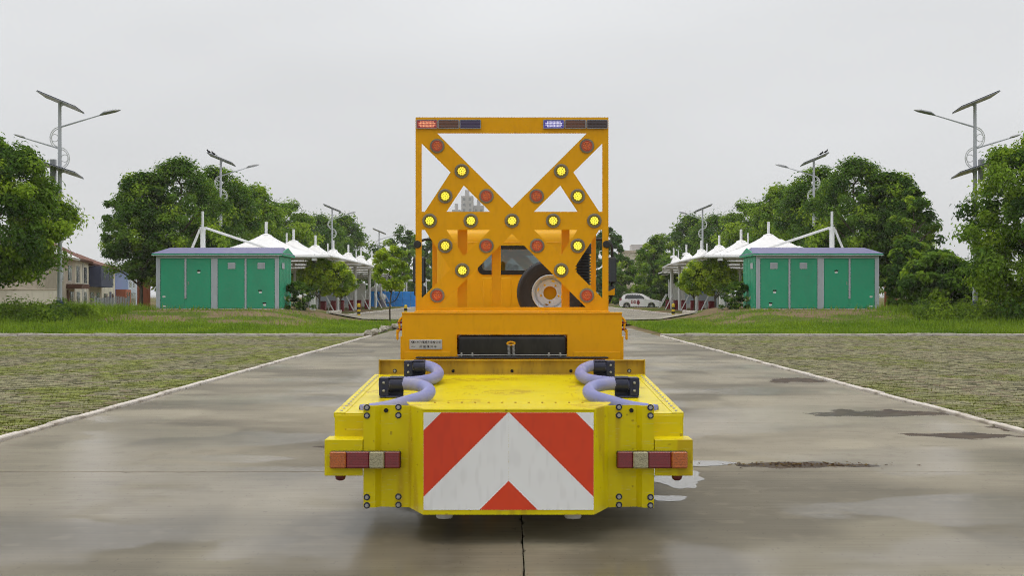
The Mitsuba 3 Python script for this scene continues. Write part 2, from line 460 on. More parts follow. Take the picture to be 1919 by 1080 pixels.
def sheet(x0, x1, y0, y1, dz, step=1.0):
    """a sheet that follows the land, dz above it"""
    a, b = np.linspace(x0, x1, max(2, int((x1 - x0) / step) + 1)), np.linspace(y0, y1, max(2, int((y1 - y0) / step) + 1))
    p, q = np.meshgrid(a, b, indexing='ij')
    v = np.stack([p, q, terrain(p, q) + dz], -1).reshape(-1, 3)
    i = np.arange(len(a) * len(b)).reshape(len(a), len(b))
    return v, np.stack([i[:-1, :-1], i[1:, :-1], i[1:, 1:], i[:-1, 1:]], -1).reshape(-1, 4)


LK, RK = -5.63, 5.94
# road bed (seen only in the joints) and its concrete slabs
tag(put('road', bx(LK - 0.05, RK + 0.05, -8, 73, -0.14, -0.05), 'dark_joint'), kind='structure')
rows = [7.09 + 4.5 * k for k in range(-3, 15)]
cols = [LK, 0.07, RK]


def ragged(x0, x1, y0, y1, seed):
    """slab outline with worn edges"""
    r = np.random.default_rng(seed)
    g, q = 0.008, 0.003
    P = []
    for (a, b, c, d) in ((x0 + q, y0 + g, x1 - q, y0 + g), (x1 - q, y0 + g, x1 - q, y1 - g), (x1 - q, y1 - g, x0 + q, y1 - g), (x0 + q, y1 - g, x0 + q, y0 + g)):
        n = int(max(abs(c - a), abs(d - b)) / 0.06)
        t = np.linspace(0, 1, n, endpoint=False)
        e = np.stack([a + (c - a) * t, b + (d - b) * t], 1)
        w = np.abs(meshkit.fbm(np.stack([e[:, 0] * 6, e[:, 1] * 6, np.full(n, seed * 1.7)], 1), 3, seed) - 0.5) * 0.05
        w = np.where(r.random(n) < 0.03, w + 0.02, w)
        nrm = np.array([-(d - b), c - a]) / math.hypot(c - a, d - b)
        P.append(e + nrm * np.clip(w - 0.004, 0, None)[:, None])
    return np.vstack(P)


def slab_mesh(P, z):
    n = len(P)
    c = P.mean(0)
    inn = P + (c - P) / np.linalg.norm(c - P, axis=1, keepdims=True) * 0.006
    V = np.vstack([np.c_[P, np.full(n, z - 0.1)], np.c_[P, np.full(n, z - 0.005)], np.c_[inn, np.full(n, z)], [[c[0], c[1], z]]])
    F = []
    for i in range(n):
        j = (i + 1) % n
        F += [[i, j, n + j], [i, n + j, n + i], [n + i, n + j, 2 * n + j], [n + i, 2 * n + j, 2 * n + i], [2 * n + i, 2 * n + j, 3 * n]]
    return V, F


for i, y in enumerate(rows):
    for j in (0, 1):
        P = ragged(cols[j], cols[j + 1], y, y + 4.5, 10 * i + j)
        put('road__slab', slab_mesh(P, rng.uniform(-0.002, 0.002)), 'road_concrete')
# mossy strip across the road's far end, then the paved yard beyond
tag(put('verge_strip', sheet(-6.2, 6.9, 70.2, 79.6, 0.03, 0.8), 'verge_moss', smooth=True), kind='structure')
put('verge_strip__edging', bx(-6.2, 6.9, 79.6, 79.85, 0.0, 0.26, 0.02), 'kerb_stone')
tag(put('yard', sheet(-11.5, 11.5, 79.9, 210, 0.02, 2.0), 'yard_concrete', smooth=True), kind='structure')
for s in (-1, 1):
    for k in range(20):
        y0 = 80 + k * 6
        z = float(terrain(s * 11.6, y0 + 3))
        put('yard__edging', bx(s * 11.6 - 0.09, s * 11.6 + 0.09, y0, y0 + 5.98, z - 0.1, z + 0.12, 0.02), 'kerb_stone')
# lawns
for s in (-1, 1):
    a, b = sorted((s * 6.9, s * 60))
    tag(put('lawn', sheet(a, b, 51.9, 61.5, 0.012, 1.0), 'turf', smooth=True), kind='structure')
    a, b = sorted((s * 22.2, s * 60))
    tag(put('lawn', sheet(a, b, 61.5, 73.5, 0.012, 1.0), 'turf', smooth=True), kind='structure')
    a, b = sorted((s * 6.9, s * 9.5))
    tag(put('lawn', sheet(a, b, 61.5, 76, 0.012, 1.0), 'turf', smooth=True), kind='structure')

# kerb along each side of the road, stone by stone, and across the far edge of the paving
for s, X in ((-1, LK), (1, RK)):
    k = put('kerb', bx(min(X, X + s * 0.14) + 0.01, max(X, X + s * 0.14) - 0.01, -8, 51, -0.12, -0.02), 'dark_joint')
    tag(k, kind='structure')
    for i in range(58):
        y0 = -6 + i * 0.985
        w = rng.uniform(-0.006, 0.006)
        x0, x1 = sorted((X + w + s * 0.002, X + w + s * 0.11))
        put(k + '__kerbstone', bx(x0, x1, y0, y0 + 0.977, -0.1, 0.04 + rng.uniform(-0.008, 0.006), 0.012), 'kerb_stone')
for s in (-1, 1):
    k = put('lawn_kerb', bx(min(s * 6.0, s * 34), max(s * 6.0, s * 34), 51.42, 51.55, -0.1, 0.0), 'dark_joint')
    tag(k, kind='structure')
    for i in range(28):
        a, b = sorted((s * (6.0 + i), s * (6.99 + i)))
        put(k + '__kerbstone', bx(a, b, 51.4 + rng.uniform(-.01, .01), 51.58, -0.1, 0.1 + rng.uniform(-.012, .008), 0.015), 'kerb_stone')

# ------------------------------------------------------------------ turf pavers, both sides
PL, PW, GAP = 0.22, 0.11, 0.022


def paver_geo(cx, cy, r):
    hx, hy = (PL - GAP) / 2 - r.uniform(0, .006), (PW - GAP) / 2 - r.uniform(0, .006)
    c = 0.008
    z = r.uniform(-0.014, 0.010)
    tx, ty = r.normal(0, 0.03, 2)
    q = np.array([[-1, -1], [1, -1], [1, 1], [-1, 1]], float)
    b, m, t = q * [hx, hy], q * [hx, hy], q * [hx - c, hy - c]
    V = np.vstack([np.c_[b, np.full(4, -0.05)], np.c_[m, z - c + m[:, 0] * tx + m[:, 1] * ty], np.c_[t, z + t[:, 0] * tx + t[:, 1] * ty]])
    a = r.normal(0, 0.02)
    R = np.array([[math.cos(a), -math.sin(a)], [math.sin(a), math.cos(a)]])
    V[:, :2] = V[:, :2] @ R.T + [cx, cy]
    return V


PF = []
for lay in (0, 4):
    for i in range(4):
        j = (i + 1) % 4
        PF += [[lay + i, lay + j, lay + 4 + j], [lay + i, lay + 4 + j, lay + 4 + i]]
PF += [[8, 9, 10], [8, 10, 11]]
PF = np.array(PF)
for s, X, green in ((-1, LK - 0.24, 1.0), (1, RK + 0.24, 0.6)):
    r = np.random.default_rng(40 + s)
    x0, x1 = sorted((X, s * 34))
    base = put('turf_paving', bx(min(X + s * -0.09, s * 34), max(X + s * -0.09, s * 34), 2, 51.42, -0.14, -0.04), 'moss_bed')
    tag(base, kind='structure')
    near, far, nearc, farc = [], [], [], []
    cells = []
    ny = int((51.3 - 9) / PW)
    for iy in range(ny):
        cy = 9 + iy * PW + PW / 2
        edge = 0.4027 * cy + 7.0
        nx = int(max(0, edge - abs(X)) / PL)
        for ix in range(nx):
            cells.append((X + s * ((ix + 0.5 + 0.5 * (iy % 2)) * PL), cy))
    C = np.array(cells)
    g = meshkit.fbm(np.c_[C * [0.9, 0.55], np.zeros(len(C))], 4, 3 + s)
    g2 = meshkit.fbm(np.c_[C * [0.25, 0.16], np.zeros(len(C)) + 5], 3, 9 + s)
    inview = np.abs(C[:, 0]) + 0.1 < 0.4027 * C[:, 1]
    order = np.where(inview)[0][np.argsort(C[inview][:, 1])]
    single = set(order[:300].tolist())
    for n, (cx, cy) in enumerate(C):
        if r.random() < 0.02 and n not in single:
            continue
        V = paver_geo(cx, cy, r)
        grey = np.array([0.195, 0.185, 0.100]) * r.uniform(0.5, 1.35)
        moss = np.array([0.165, 0.185, 0.035]) * r.uniform(0.6, 1.3)
        warm = np.array([0.25, 0.185, 0.13]) * r.uniform(0.7, 1.2)
        t = np.clip((g[n] - (0.68 - 0.3 * green)) * 5 + r.normal(0, 0.25), 0, 1) * (0.5 + 0.5 * green)
        c = grey * (1 - t) + moss * t
        if r.random() < 0.12 + 0.25 * max(0, g2[n] - 0.5):
            c = 0.5 * c + 0.5 * warm
        if n in single:
            put(base + '__paver', (V, PF), 'paver', color=np.tile(c, (12, 1)))
        else:
            far.append(V)
            farc.append(np.tile(c, (12, 1)))
    F = (PF[None] + (np.arange(len(far)) * 12)[:, None, None]).reshape(-1, 3)
    tag(put(base + '__distant_pavers', (np.vstack(far), F), 'paver', color=np.vstack(farc)), kind='stuff')
    # grass in the joints
    n = 52000 if s < 0 else 42000
    y = 11 + 39 * r.random(n) ** 1.3
    row = np.floor((y - 9) / PW)
    y = np.where(r.random(n) < 0.7, 9 + row * PW + r.normal(0, 0.009, n), y)
    x = X + s * r.random(n) * np.maximum(0.4027 * y + 1.5 - abs(X), 0.1)
    dens = meshkit.fbm(np.stack([x * 0.9, y * 0.55, x * 0], 1), 4, 3 + s)
    keep = r.random(n) < np.clip((dens - 0.3) * 2.4, 0.1, 1)
    x, y = x[keep], y[keep]
    n = len(x)
    h = r.uniform(0.004, 0.024, n)
    a = r.uniform(0, 2 * np.pi, n)
    w = r.uniform(0.008, 0.02, n)
    dx, dy = np.cos(a) * w, np.sin(a) * w
    V = np.stack([np.stack([x - dx, y - dy, np.full(n, -0.045)], 1), np.stack([x + dx, y + dy, np.full(n, -0.045)], 1), np.stack([x + r.normal(0, 0.014, n), y + r.normal(0, 0.014, n), h], 1)], 1).reshape(-1, 3)
    c = np.array([0.13, 0.15, 0.03]) * r.uniform(0.5, 1.5, (n, 1)) + r.uniform(0, 0.04, (n, 1)) * [1, 0.6, 0]
    tag(put('joint_grass', (V, np.arange(3 * n).reshape(-1, 3)), 'blade', color=np.repeat(c, 3, 0)), 'short grass and moss growing in the joints of the ' + ('greener paving left of the road' if s < 0 else 'greyer paving right of the road'), 'grass', kind='stuff')

# puddles: thin sheets of water lying on the slabs
def puddle(cx, cy, ax, ay, seed, z=0.0035):
    a = np.linspace(0, 2 * np.pi, 72, endpoint=False)
    rr = 1 + 0.9 * (meshkit.fbm(np.stack([np.cos(a) * 1.6, np.sin(a) * 1.6, np.full(72, seed)], 1), 3, seed) - 0.5)
    P = np.stack([cx + ax * rr * np.cos(a), cy + ay * rr * np.sin(a)], 1)
    V = np.vstack([np.c_[P, np.full(72, z)], [[cx, cy, z]]])
    return V, [[i, (i + 1) % 72, 72] for i in range(72)]


pd = [puddle(1.46, 11.3, 0.24, 0.7, 3), puddle(1.24, 10.05, 0.15, 0.14, 5), puddle(1.75, 12.15, 0.45, 0.22, 8)]
for i, (v, f) in enumerate(pd):
    tag(put('puddle', (v, f), 'water'), kind='structure')
# leaf litter lying in and round the puddle by the truck
r = np.random.default_rng(3)
L = []
for k in range(170):
    x, y = r.normal(2.75, 0.34), r.normal(12.05, 0.09)
    a, sz = r.uniform(0, 6.28), r.uniform(0.01, 0.03)
    u, w = np.array([math.cos(a), math.sin(a), 0]) * sz, np.array([-math.sin(a), math.cos(a), 0]) * sz * 0.45
    p = np.array([x, y, 0.007])
    L.append(np.stack([p - u, p + w + [0, 0, r.uniform(0, .012)], p + u, p - w + [0, 0, r.uniform(0, .008)]]))
V = np.vstack(L)
F = (np.array([[0, 1, 2], [0, 2, 3]])[None] + (np.arange(170) * 4)[:, None, None]).reshape(-1, 3)
cl = np.repeat(np.array([[0.12, 0.07, 0.03], [0.22, 0.15, 0.05], [0.07, 0.04, 0.02]])[r.integers(0, 3, 170)], 4, 0)
tag(put('leaf_litter', (V, F), 'blade', color=cl), 'brown fallen leaves strewn in the narrow puddle right of the truck', 'leaves', kind='stuff')
# crushed stones where the left kerb meets the lawn
for k in range(26):
    t = k / 25
    m = trimesh.creation.icosphere(1, 1.0)
    m.vertices = m.vertices * (np.array([0.16, 0.22, 0.1]) * rng.uniform(0.6, 1.3)) * (1 + 0.25 * rng.normal(size=(len(m.vertices), 1)))
    m.apply_translation((-6.2 + rng.normal(0, 0.18), 51.8 + 18 * t, 0.05))
    kk = put('road_edge__stone' if k else 'road_edge', m, 'stone_rough')
    if not k:
        tag(kk, kind='structure')

# ------------------------------------------------------------------ the truck with its crash cushion and arrow board
TR = thing('arrow_board_truck', 'orange truck with lit arrow board and yellow chevron crash cushion in the road centre', 'truck')
XC = lambda y: 0.007 * (y - 11.3)        # the truck stands a little askew to the road


def tp(name, mesh, bsdf, smooth=False, dx=0.0, parent=None):
    mesh = moved(mesh, (dx, 0, 0)) if dx and not isinstance(mesh, tuple) else mesh
    return put((parent or TR) + '__' + name, mesh, bsdf, smooth)


DX = -0.022
# cushion shell: long box whose deck rises towards the truck
hw, yr, yf = 1.19, 8.7, 11.33
sec = Polygon([(yr, 0.43), (yr, 0.80), (yf, 0.905), (yf, 0.40)])
sh = extr(sec, 2 * hw)
v = sh.vertices.copy()
sh.vertices = np.stack([v[:, 2] - hw, v[:, 0], v[:, 1]], 1)
sh.fix_normals()
shell = tp('crash_cushion', sh, 'yellow_paint', dx=DX + 0.004)
deck_z = lambda y: 0.80 + (y - yr) * 0.105 / (yf - yr)
# folded edge strips along the deck sides and the rear lip of each side
for s in (-1, 1):
    st = [[s * (hw - 0.05), y, deck_z(y) + 0.004] for y in (yr, yf - 0.03)]
    q = cat(bx(s * hw - 0.006, s * hw + 0.006, yr, yf - 0.02, 0.43, 0.78))
    v = []
    for y in (yr - 0.004, yf - 0.02):
        z = deck_z(y)
        v += [[s * (hw - 0.07), y, z + 0.0], [s * (hw - 0.07), y, z + 0.005], [s * (hw + 0.007), y, z + 0.005], [s * (hw + 0.007), y, z - 0.03]]
    f = [[0, 1, 5, 4], [1, 2, 6, 5], [2, 3, 7, 6], [0, 3, 2, 1]]
    tp('edge_strip', trimesh.Trimesh(*meshkit.arrays((v, f))[:2], process=False), 'yellow_paint', dx=DX, parent=shell)
    rv = [moved(trimesh.creation.icosphere(1, 0.009), (s * (hw - 0.035), y, deck_z(y) + 0.006)) for y in np.arange(yr + 0.08, yf - 0.1, 0.13)]
    tag(tp('rivets', cat(*rv), 'zinc', smooth=True, dx=DX, parent=shell), kind='stuff')
    tp('rear_lip', bx(min(s * 0.94, s * hw), max(s * 0.94, s * hw), yr - 0.012, yr - 0.002, 0.44, 0.79, 0.004), 'yellow_paint', dx=DX, parent=shell)
for x in (-0.62, 0.62):      # seams of the deck sheets
    m = bx(x - 0.02, x + 0.02, 0, 1, 0, 0.004)
    m.vertices[:, 1] = yr + m.vertices[:, 1] * (yf - yr - 0.03)
    m.vertices[:, 2] += [deck_z(y) + 0.0005 for y in m.vertices[:, 1]]
    tp('deck_seam', m, 'yellow_paint', dx=DX, parent=shell)

# rear plate, folded from one sheet
half = [(0.549, 8.20), (0.66, 8.485), (0.855, 8.515), (0.892, 8.475), (0.967, 8.475)]
prof = [(-x, y) for x, y in half[::-1]] + half
line = LineString(prof)
wallp = line.buffer(0.006, cap_style=2, join_style=2)
rp = flat(wallp, 0.192, 0.872)
rear = tp('rear_plate', rp, 'yellow_paint', dx=DX)
cap_poly = Polygon([(-0.66, 8.485), (-0.549, 8.20), (0.549, 8.20), (0.66, 8.485), (0.70, 8.72), (-0.70, 8.72)])
tp('top_cap', flat(cap_poly, 0.868, 0.876), 'yellow_paint', dx=DX, parent=rear)
lip = tube(spline([(-0.555, 8.197, 0.868), (0.0, 8.197, 0.868), (0.555, 8.197, 0.868)], 4), 0.008, 10)
tp('rolled_lip', lip, 'yellow_paint', True, dx=DX, parent=rear)
tp('bottom_cap', flat(cap_poly, 0.190, 0.198), 'yellow_paint', dx=DX, parent=rear)
for s in (-1, 1):
    tp('end_flange', bx(min(s * 0.955, s * 0.969), max(s * 0.955, s * 0.969), 8.48, 8.70, 0.195, 0.87), 'yellow_paint', dx=DX, parent=rear)
for x in np.linspace(-0.45, 0.45, 9):
    pass
rv = [moved(trimesh.creation.icosphere(1, 0.008), (x, 8.62, 0.878)) for x in np.linspace(-0.5, 0.5, 12)]
tag(tp('cap_rivets', cat(*rv), 'ochre_paint', True, dx=DX, parent=rear), kind='stuff')


def bolt(x, y, z, r=0.017):
    hexa = trimesh.creation.cylinder(r * 0.78, 0.016, sections=6)
    wash = trimesh.creation.cylinder(r * 1.25, 0.006, sections=20)
    stud = trimesh.creation.cylinder(r * 0.42, 0.012, sections=12)
    for m, d in ((wash, 0.003), (hexa, 0.012), (stud, 0.024)):
        m.apply_transform(trimesh.transformations.rotation_matrix(math.pi / 2, [1, 0, 0]))
        m.apply_translation((x, y - d, z))
    return cat(hexa, stud), wash


def fasten(parts, parent, dx=0.0):
    tp('bolt', parts[0], 'zinc', 20, dx=dx, parent=parent)
    tp('washer', parts[1], 'navy_iron', 20, dx=dx, parent=parent)


for s in (-1, 1):
    for z in (0.860, 0.806, 0.262, 0.207):
        fasten(bolt(s * 0.944, 8.469, z), dx=DX, parent=rear)
        fasten(bolt(s * 0.736, 8.491, z), dx=DX, parent=rear)
    tp('hole', trimesh.creation.cylinder(0.014, 0.02, sections=20, transform=trimesh.transformations.rotation_matrix(math.pi / 2, [1, 0, 0])).apply_translation((s * 0.82, 8.497, 0.838)), 'dark_hole', dx=DX, parent=rear)
# reflective chevron
px0, px1, pz0, pz1 = -0.549, 0.549, 0.222, 0.853
K = 0.003441
panel = sbox(px0, pz0, px1, pz1)
u1 = Polygon([(0, pz1), (-2, pz1 - 2), (2, pz1 - 2)])                        # below the outer chevron line
band = panel.intersection(Polygon([(-2, pz1 - 2), (0, pz1), (2, pz1 - 2), (2, pz1 - 2 + 126 * K), (0, pz1 + 126 * K), (-2, pz1 - 2 + 126 * K)]))
low = panel.intersection(Polygon([(0, pz1 - 128 * K), (-2, pz1 - 128 * K - 2), (2, pz1 - 128 * K - 2)]))
for g in (sbox(px0 + 0.001, pz0 + 0.001, -0.0003, pz1 - 0.001), sbox(0.0003, pz0 + 0.001, px1 - 0.001, pz1 - 0.001)):
    tp('reflective_panel', upright(g, 8.1905, 8.193), 'white_sheet', dx=DX, parent=rear)
for g in list(band.geoms) + [low]:
    tp('red_stripe', upright(g.buffer(-0.0015), 8.1890, 8.1903), 'red_sheet', dx=DX, parent=rear)
# lamp brackets, tail lights, markers
for s in (-1, 1):
    br = tp('lamp_bracket', bx(min(s * 0.972, s * 1.223), max(s * 0.972, s * 1.223), 8.46, 8.475, 0.405, 0.646, 0.003), 'yellow_paint', dx=DX)
    tp('flange', bx(min(s * 1.215, s * 1.226), max(s * 1.215, s * 1.226), 8.464, 8.70, 0.407, 0.644), 'yellow_paint', dx=DX, parent=br)
    tp('flange', bx(min(s * 0.972, s * 1.214), max(s * 0.972, s * 1.214), 8.477, 8.70, 0.637, 0.645), 'yellow_paint', dx=DX, parent=br)
    a, b = sorted((s * 1.186, s * 0.715))
    tl = tp('tail_light', bx(a, b, 8.425, 8.459, 0.459, 0.573, 0.008), 'black_plastic', dx=DX)
    segs = [(1.183, 1.077, 'lens_amber', 0.006), (1.075, 0.924, 'lens_red', 0.0), (0.922, 0.823, 'lens_clear', 0.009), (0.821, 0.718, 'lens_red', 0.0)]
    for x0, x1, mt, pr in segs:
        a, b = sorted((s * x0, s * x1))
        tp('lens', bx(a, b, 8.405 - pr, 8.428, 0.462, 0.570, 0.007), mt, dx=DX, parent=tl)
    dome = lathe([(0.036, 0.41), (0.036, 0.395), (0.03, 0.378), (0.018, 0.37), (0.0005, 0.368)], 20, 'z', (s * 1.125, 8.5, 0))
    tp('marker_lamp', dome, 'dark_red_dome', True, dx=DX)
    pad = lathe([(0.001, 0.118), (0.05, 0.118), (0.056, 0.125), (0.056, 0.2)], 20, 'z', (s * 0.43, 8.5, 0))
    tp('skid_pad', pad, 'pad_white', 30, dx=DX)
# underframe rails carrying the cushion
for s in (-1, 1):
    tp('rail', bx(s * 0.5 - 0.05, s * 0.5 + 0.05, 8.75, 11.6, 0.30, 0.44, 0.005), 'navy_iron')

# cross beam: open channel
cb = tp('cross_beam', cat(bx(-1.18, 1.18, 11.345, 11.355, 0.90, 1.036), bx(-1.18, 1.18, 11.285, 11.344, 1.028, 1.037, 0.002), bx(-1.18, 1.18, 11.285, 11.344, 0.90, 0.909, 0.002)), 'ochre_paint')
for s in (-1, 1):
    a, b = sorted((s * 1.172, s * 1.183))
    tp('end_plate', bx(a, b, 11.283, 11.35, 0.90, 1.039), 'ochre_paint', parent=cb)
    tp('hole', trimesh.creation.cylinder(0.014, 0.01, sections=16, transform=trimesh.transformations.rotation_matrix(math.pi / 2, [1, 0, 0])).apply_translation((s * 0.525, 11.343, 0.935)), 'dark_hole', parent=cb)
    fasten(bolt(s * 1.045, 11.345, 0.935, 0.014), parent=cb)
tp('hole', trimesh.creation.cylinder(0.014, 0.01, sections=16, transform=trimesh.transformations.rotation_matrix(math.pi / 2, [1, 0, 0])).apply_translation((0, 11.343, 0.935)), 'dark_hole', parent=cb)

# bent tubes in their clamps on the deck
for s in (-1, 1):
    for (xb, yb, path) in (
        (-0.955, 9.62, [(-0.98, 9.66, 0.095), (-0.86, 9.64, 0.10), (-0.73, 9.60, 0.10), (-0.63, 9.50, 0.09), (-0.585, 9.33, 0.075), (-0.62, 9.17, 0.055), (-0.72, 9.06, 0.035), (-0.86, 8.95, 0.008), (-1.03, 8.87, -0.008)]),
        (-0.885, 11.02, [(-0.90, 11.1, 0.095), (-0.82, 11.08, 0.105), (-0.72, 11.04, 0.105), (-0.635, 10.90, 0.09), (-0.595, 10.66, 0.07), (-0.635, 10.42, 0.055), (-0.74, 10.26, 0.05), (-0.90, 10.14, 0.05), (-1.0, 10.08, 0.05)]),
    ):
        pts = spline([(-s * x, y, deck_z(y) + z) for x, y, z in path], 8)
        tb = tp('bent_tube', tube(pts, 0.047, 16), 'lilac_tube', True, dx=DX)
        w, z = 0.15, deck_z(yb)
        x0, x1 = sorted((-s * (xb - 0.02), -s * (xb + w)))
        shellp = cat(bx(x0, x1, yb + 0.065, yb + 0.077, z, z + 0.15, 0.003), bx(x0, x1, yb - 0.03, yb + 0.064, z + 0.142, z + 0.152, 0.003), bx(x0, x1, yb - 0.06, yb + 0.08, z + 0.002, z + 0.012, 0.003))
        xo0, xo1 = sorted((-s * (xb - 0.025), -s * (xb + 0.045)))
        ear = bx(xo0, xo1, yb - 0.045, yb - 0.031, z + 0.012, z + 0.15, 0.004)
        bk = tp('tube_bracket', cat(shellp, ear), 'navy_iron', dx=DX)
        col = lathe([(0.049, -0.05), (0.06, -0.05), (0.06, 0.05), (0.049, 0.05)], 24, 'x', (-s * (xb + w - 0.045), yb + 0.02, z + 0.1))
        tp('collar', col, 'navy_iron', 30, dx=DX, parent=bk)
        for zz in (0.055, 0.115):
            fasten(bolt(-s * (xb + 0.012), yb - 0.046, z + zz, 0.013), dx=DX, parent=bk)

# cargo body
pl = sbox(-1.003, 0.62, 1.003, 1.442).difference(sbox(-0.503, 1.035, 0.505, 1.252))
bodyk = tp('cargo_body', upright(pl, 11.60, 11.615), 'orange_paint')
for s in (-1, 1):
    a, b = sorted((s * 1.003, s * 0.985))
    tp('side_wall', bx(a, b, 11.616, 15.3, 0.95, 1.44, 0.004), 'orange_paint', parent=bodyk)
    a, b = sorted((s * 1.003, s * 1.018))
    tp('corner_strip', bx(a, b, 11.598, 11.66, 0.62, 1.235, 0.003), 'orange_paint', parent=bodyk)
    a, b = sorted((s * 0.56, s * 0.985))
    tp('lower_skirt', bx(a, b, 11.588, 11.597, 0.62, 1.098, 0.003), 'orange_paint', parent=bodyk)
tp('top_rail', bx(-1.006, 1.006, 11.585, 11.70, 1.4425, 1.456, 0.004), 'orange_paint', parent=bodyk)
tp('floor', bx(-0.984, 0.984, 11.87, 15.3, 1.20, 1.25), 'orange_paint', parent=bodyk)
tp('front_wall', bx(-0.984, 0.984, 15.301, 15.33, 0.95, 1.44, 0.004), 'orange_paint', parent=bodyk)
fr = sbox(-0.513, 1.03, 0.515, 1.262).difference(sbox(-0.503, 1.03, 0.505, 1.252))
tp('recess_frame', upright(fr, 11.592, 11.599), 'orange_paint', parent=bodyk)
# black roller housing in the recess, its rod, its springs and hook
rh = rounded(-0.50, 0.502, 11.594, 11.86, 1.038, 1.249, 0.04, 28)
hs = tp('winch_housing', rh, 'black_gloss', 30)
rod = cyl((-0.50, 11.578, 1.066), (0.50, 11.578, 1.066), 0.006, 10)
for x in (-0.46, -0.36, 0.335, 0.44):
    rod = cat(rod, bx(x - 0.008, x + 0.008, 11.568, 11.588, 1.053, 1.088, 0.003))
tp('rod', rod, 'zinc', 30, parent=hs)
for x in (-0.03, 0.012):
    t = np.linspace(0, 1, 120)
    hel = np.stack([x + 0.012 * np.cos(t * 2 * np.pi * 9) + (0.004 - t * 0.004), 11.562 + 0.012 * np.sin(t * 2 * np.pi * 9), 1.056 + t * 0.105], 1)
    tp('spring', tube(hel, 0.0035, 6), 'zinc', True, parent=hs)
ring = np.array([[-0.009 + 0.035 * math.cos(a), 11.562, 1.172 + 0.014 * math.sin(a)] for a in np.linspace(0, 2 * np.pi, 25)])
tp('hook', tube(ring, 0.008, 8), 'orange_paint', True, parent=hs)
tp('rubber_strip', bx(-0.87, 0.87, 11.46, 11.585, 1.040, 1.052, 0.003), 'rubber')
# nameplate: emblem and two lines of characters
npk = tp('nameplate', bx(-0.935, -0.637, 11.589, 11.5995, 1.117, 1.207, 0.003), 'plate_alloy')
for dx_, dz_ in ((-0.925, 1.128), (-0.647, 1.128), (-0.925, 1.196), (-0.647, 1.196)):
    tp('screw', moved(trimesh.creation.icosphere(1, 0.004), (dx_, 11.588, dz_)), 'zinc', True, parent=npk)
ov = Point(0, 0).buffer(1, 24)
from shapely import affinity
ell = affinity.scale(ov, 0.021, 0.0105).difference(affinity.scale(ov, 0.0155, 0.0062))
ell = ell.union(Polygon([(-0.004, 0.006), (0.010, 0.008), (0.004, -0.007), (-0.008, -0.006)]))
ell = affinity.translate(ell, -0.899, 1.184)
tp('emblem', upright(ell, 11.5875, 11.589), 'ink', parent=npk)
# characters drawn as pen strokes in a unit square
CH = {
    'fang': ['.06,0,.06,1', '.06,.98,.34,.98', '.34,.98,.2,.66', '.2,.66,.36,.45', '.36,.45,.08,.36', '.68,1,.72,.84', '.42,.78,1,.78', '.64,.78,.6,.4,.4,.02', '.62,.5,.92,.5', '.92,.5,.86,.04,.74,.08'],
    'zhuang': ['.0,.74,.34,.78', '.2,1,.2,.02,.1,.1', '.0,.36,.36,.46', '.68,1,.68,.84', '.44,.84,.96,.84', '.56,.8,.6,.68', '.84,.8,.78,.68', '.4,.66,1,.66', '.5,.56,.9,.56,.9,.3,.5,.3,.5,.56', '.5,.43,.9,.43', '.7,.56,.7,.02', '.48,.17,.92,.17', '.4,.02,1,.02'],
    'huan': ['.24,1,.04,.7,.26,.68', '.26,.68,.02,.36,.34,.42', '.0,.1,.32,.2', '.92,1,.46,.92', '.5,.84,.56,.72', '.7,.86,.72,.74', '.94,.88,.84,.72', '.42,.64,.98,.64', '.38,.48,1,.48', '.6,.64,.54,.3,.36,.02', '.54,.34,.9,.34', '.9,.34,.7,.12,.46,.0', '.6,.28,.76,.1,1,.0'],
    'chong': ['.06,.86,.16,.7', '.02,.1,.2,.42', '.36,.74,.94,.74,.94,.34,.36,.34,.36,.74', '.65,1,.65,0'],
    'che': ['.12,.84,.88,.84', '.46,1,.26,.54,.9,.54', '.56,.72,.56,0', '.02,.3,1,.3'],
    'gong': ['.34,.94,.08,.56', '.62,.96,.98,.56', '.46,.56,.2,.1,.78,.16', '.66,.34,.86,.04'],
    'si': ['.1,.9,.9,.9,.9,.06,.76,.1', '.1,.68,.68,.68', '.16,.48,.6,.48,.6,.18,.16,.18,.16,.48'],
    'qi': ['.06,.92,.16,.82', '.0,.66,.1,.58', '.04,.06,.18,.4', '.46,1,.32,.74', '.44,.86,.96,.86', '.42,.7,.86,.7', '.36,.54,.84,.54,.86,.16,.98,.06,1,.2'],
    'you': ['.04,.8,.96,.8', '.5,1,.38,.62,.04,.3', '.34,.58,.34,.0', '.34,.58,.8,.58,.8,.04,.68,.06', '.34,.4,.8,.4', '.34,.22,.8,.22'],
    'xian': ['.1,.0,.1,.96,.38,.96,.24,.66,.36,.44,.14,.36', '.48,.96,.9,.96,.9,.56,.48,.56', '.48,.96,.48,.02,.64,.12', '.48,.76,.9,.76', '.98,.46,.76,.32', '.6,.54,.72,.2,1,.02'],
    'zhong': ['.1,.74,.9,.74,.9,.34,.1,.34,.1,.74', '.5,1,.5,0'],
}


def strokes(ch, x, z, w, h, pen):
    gs = []
    for st in CH[ch]:
        q = np.array([float(a) for a in st.split(',')]).reshape(-1, 2) * [w, h] + [x, z]
        gs.append(LineString(q).buffer(pen, cap_style=3, join_style=2))
    return unary_union(gs)


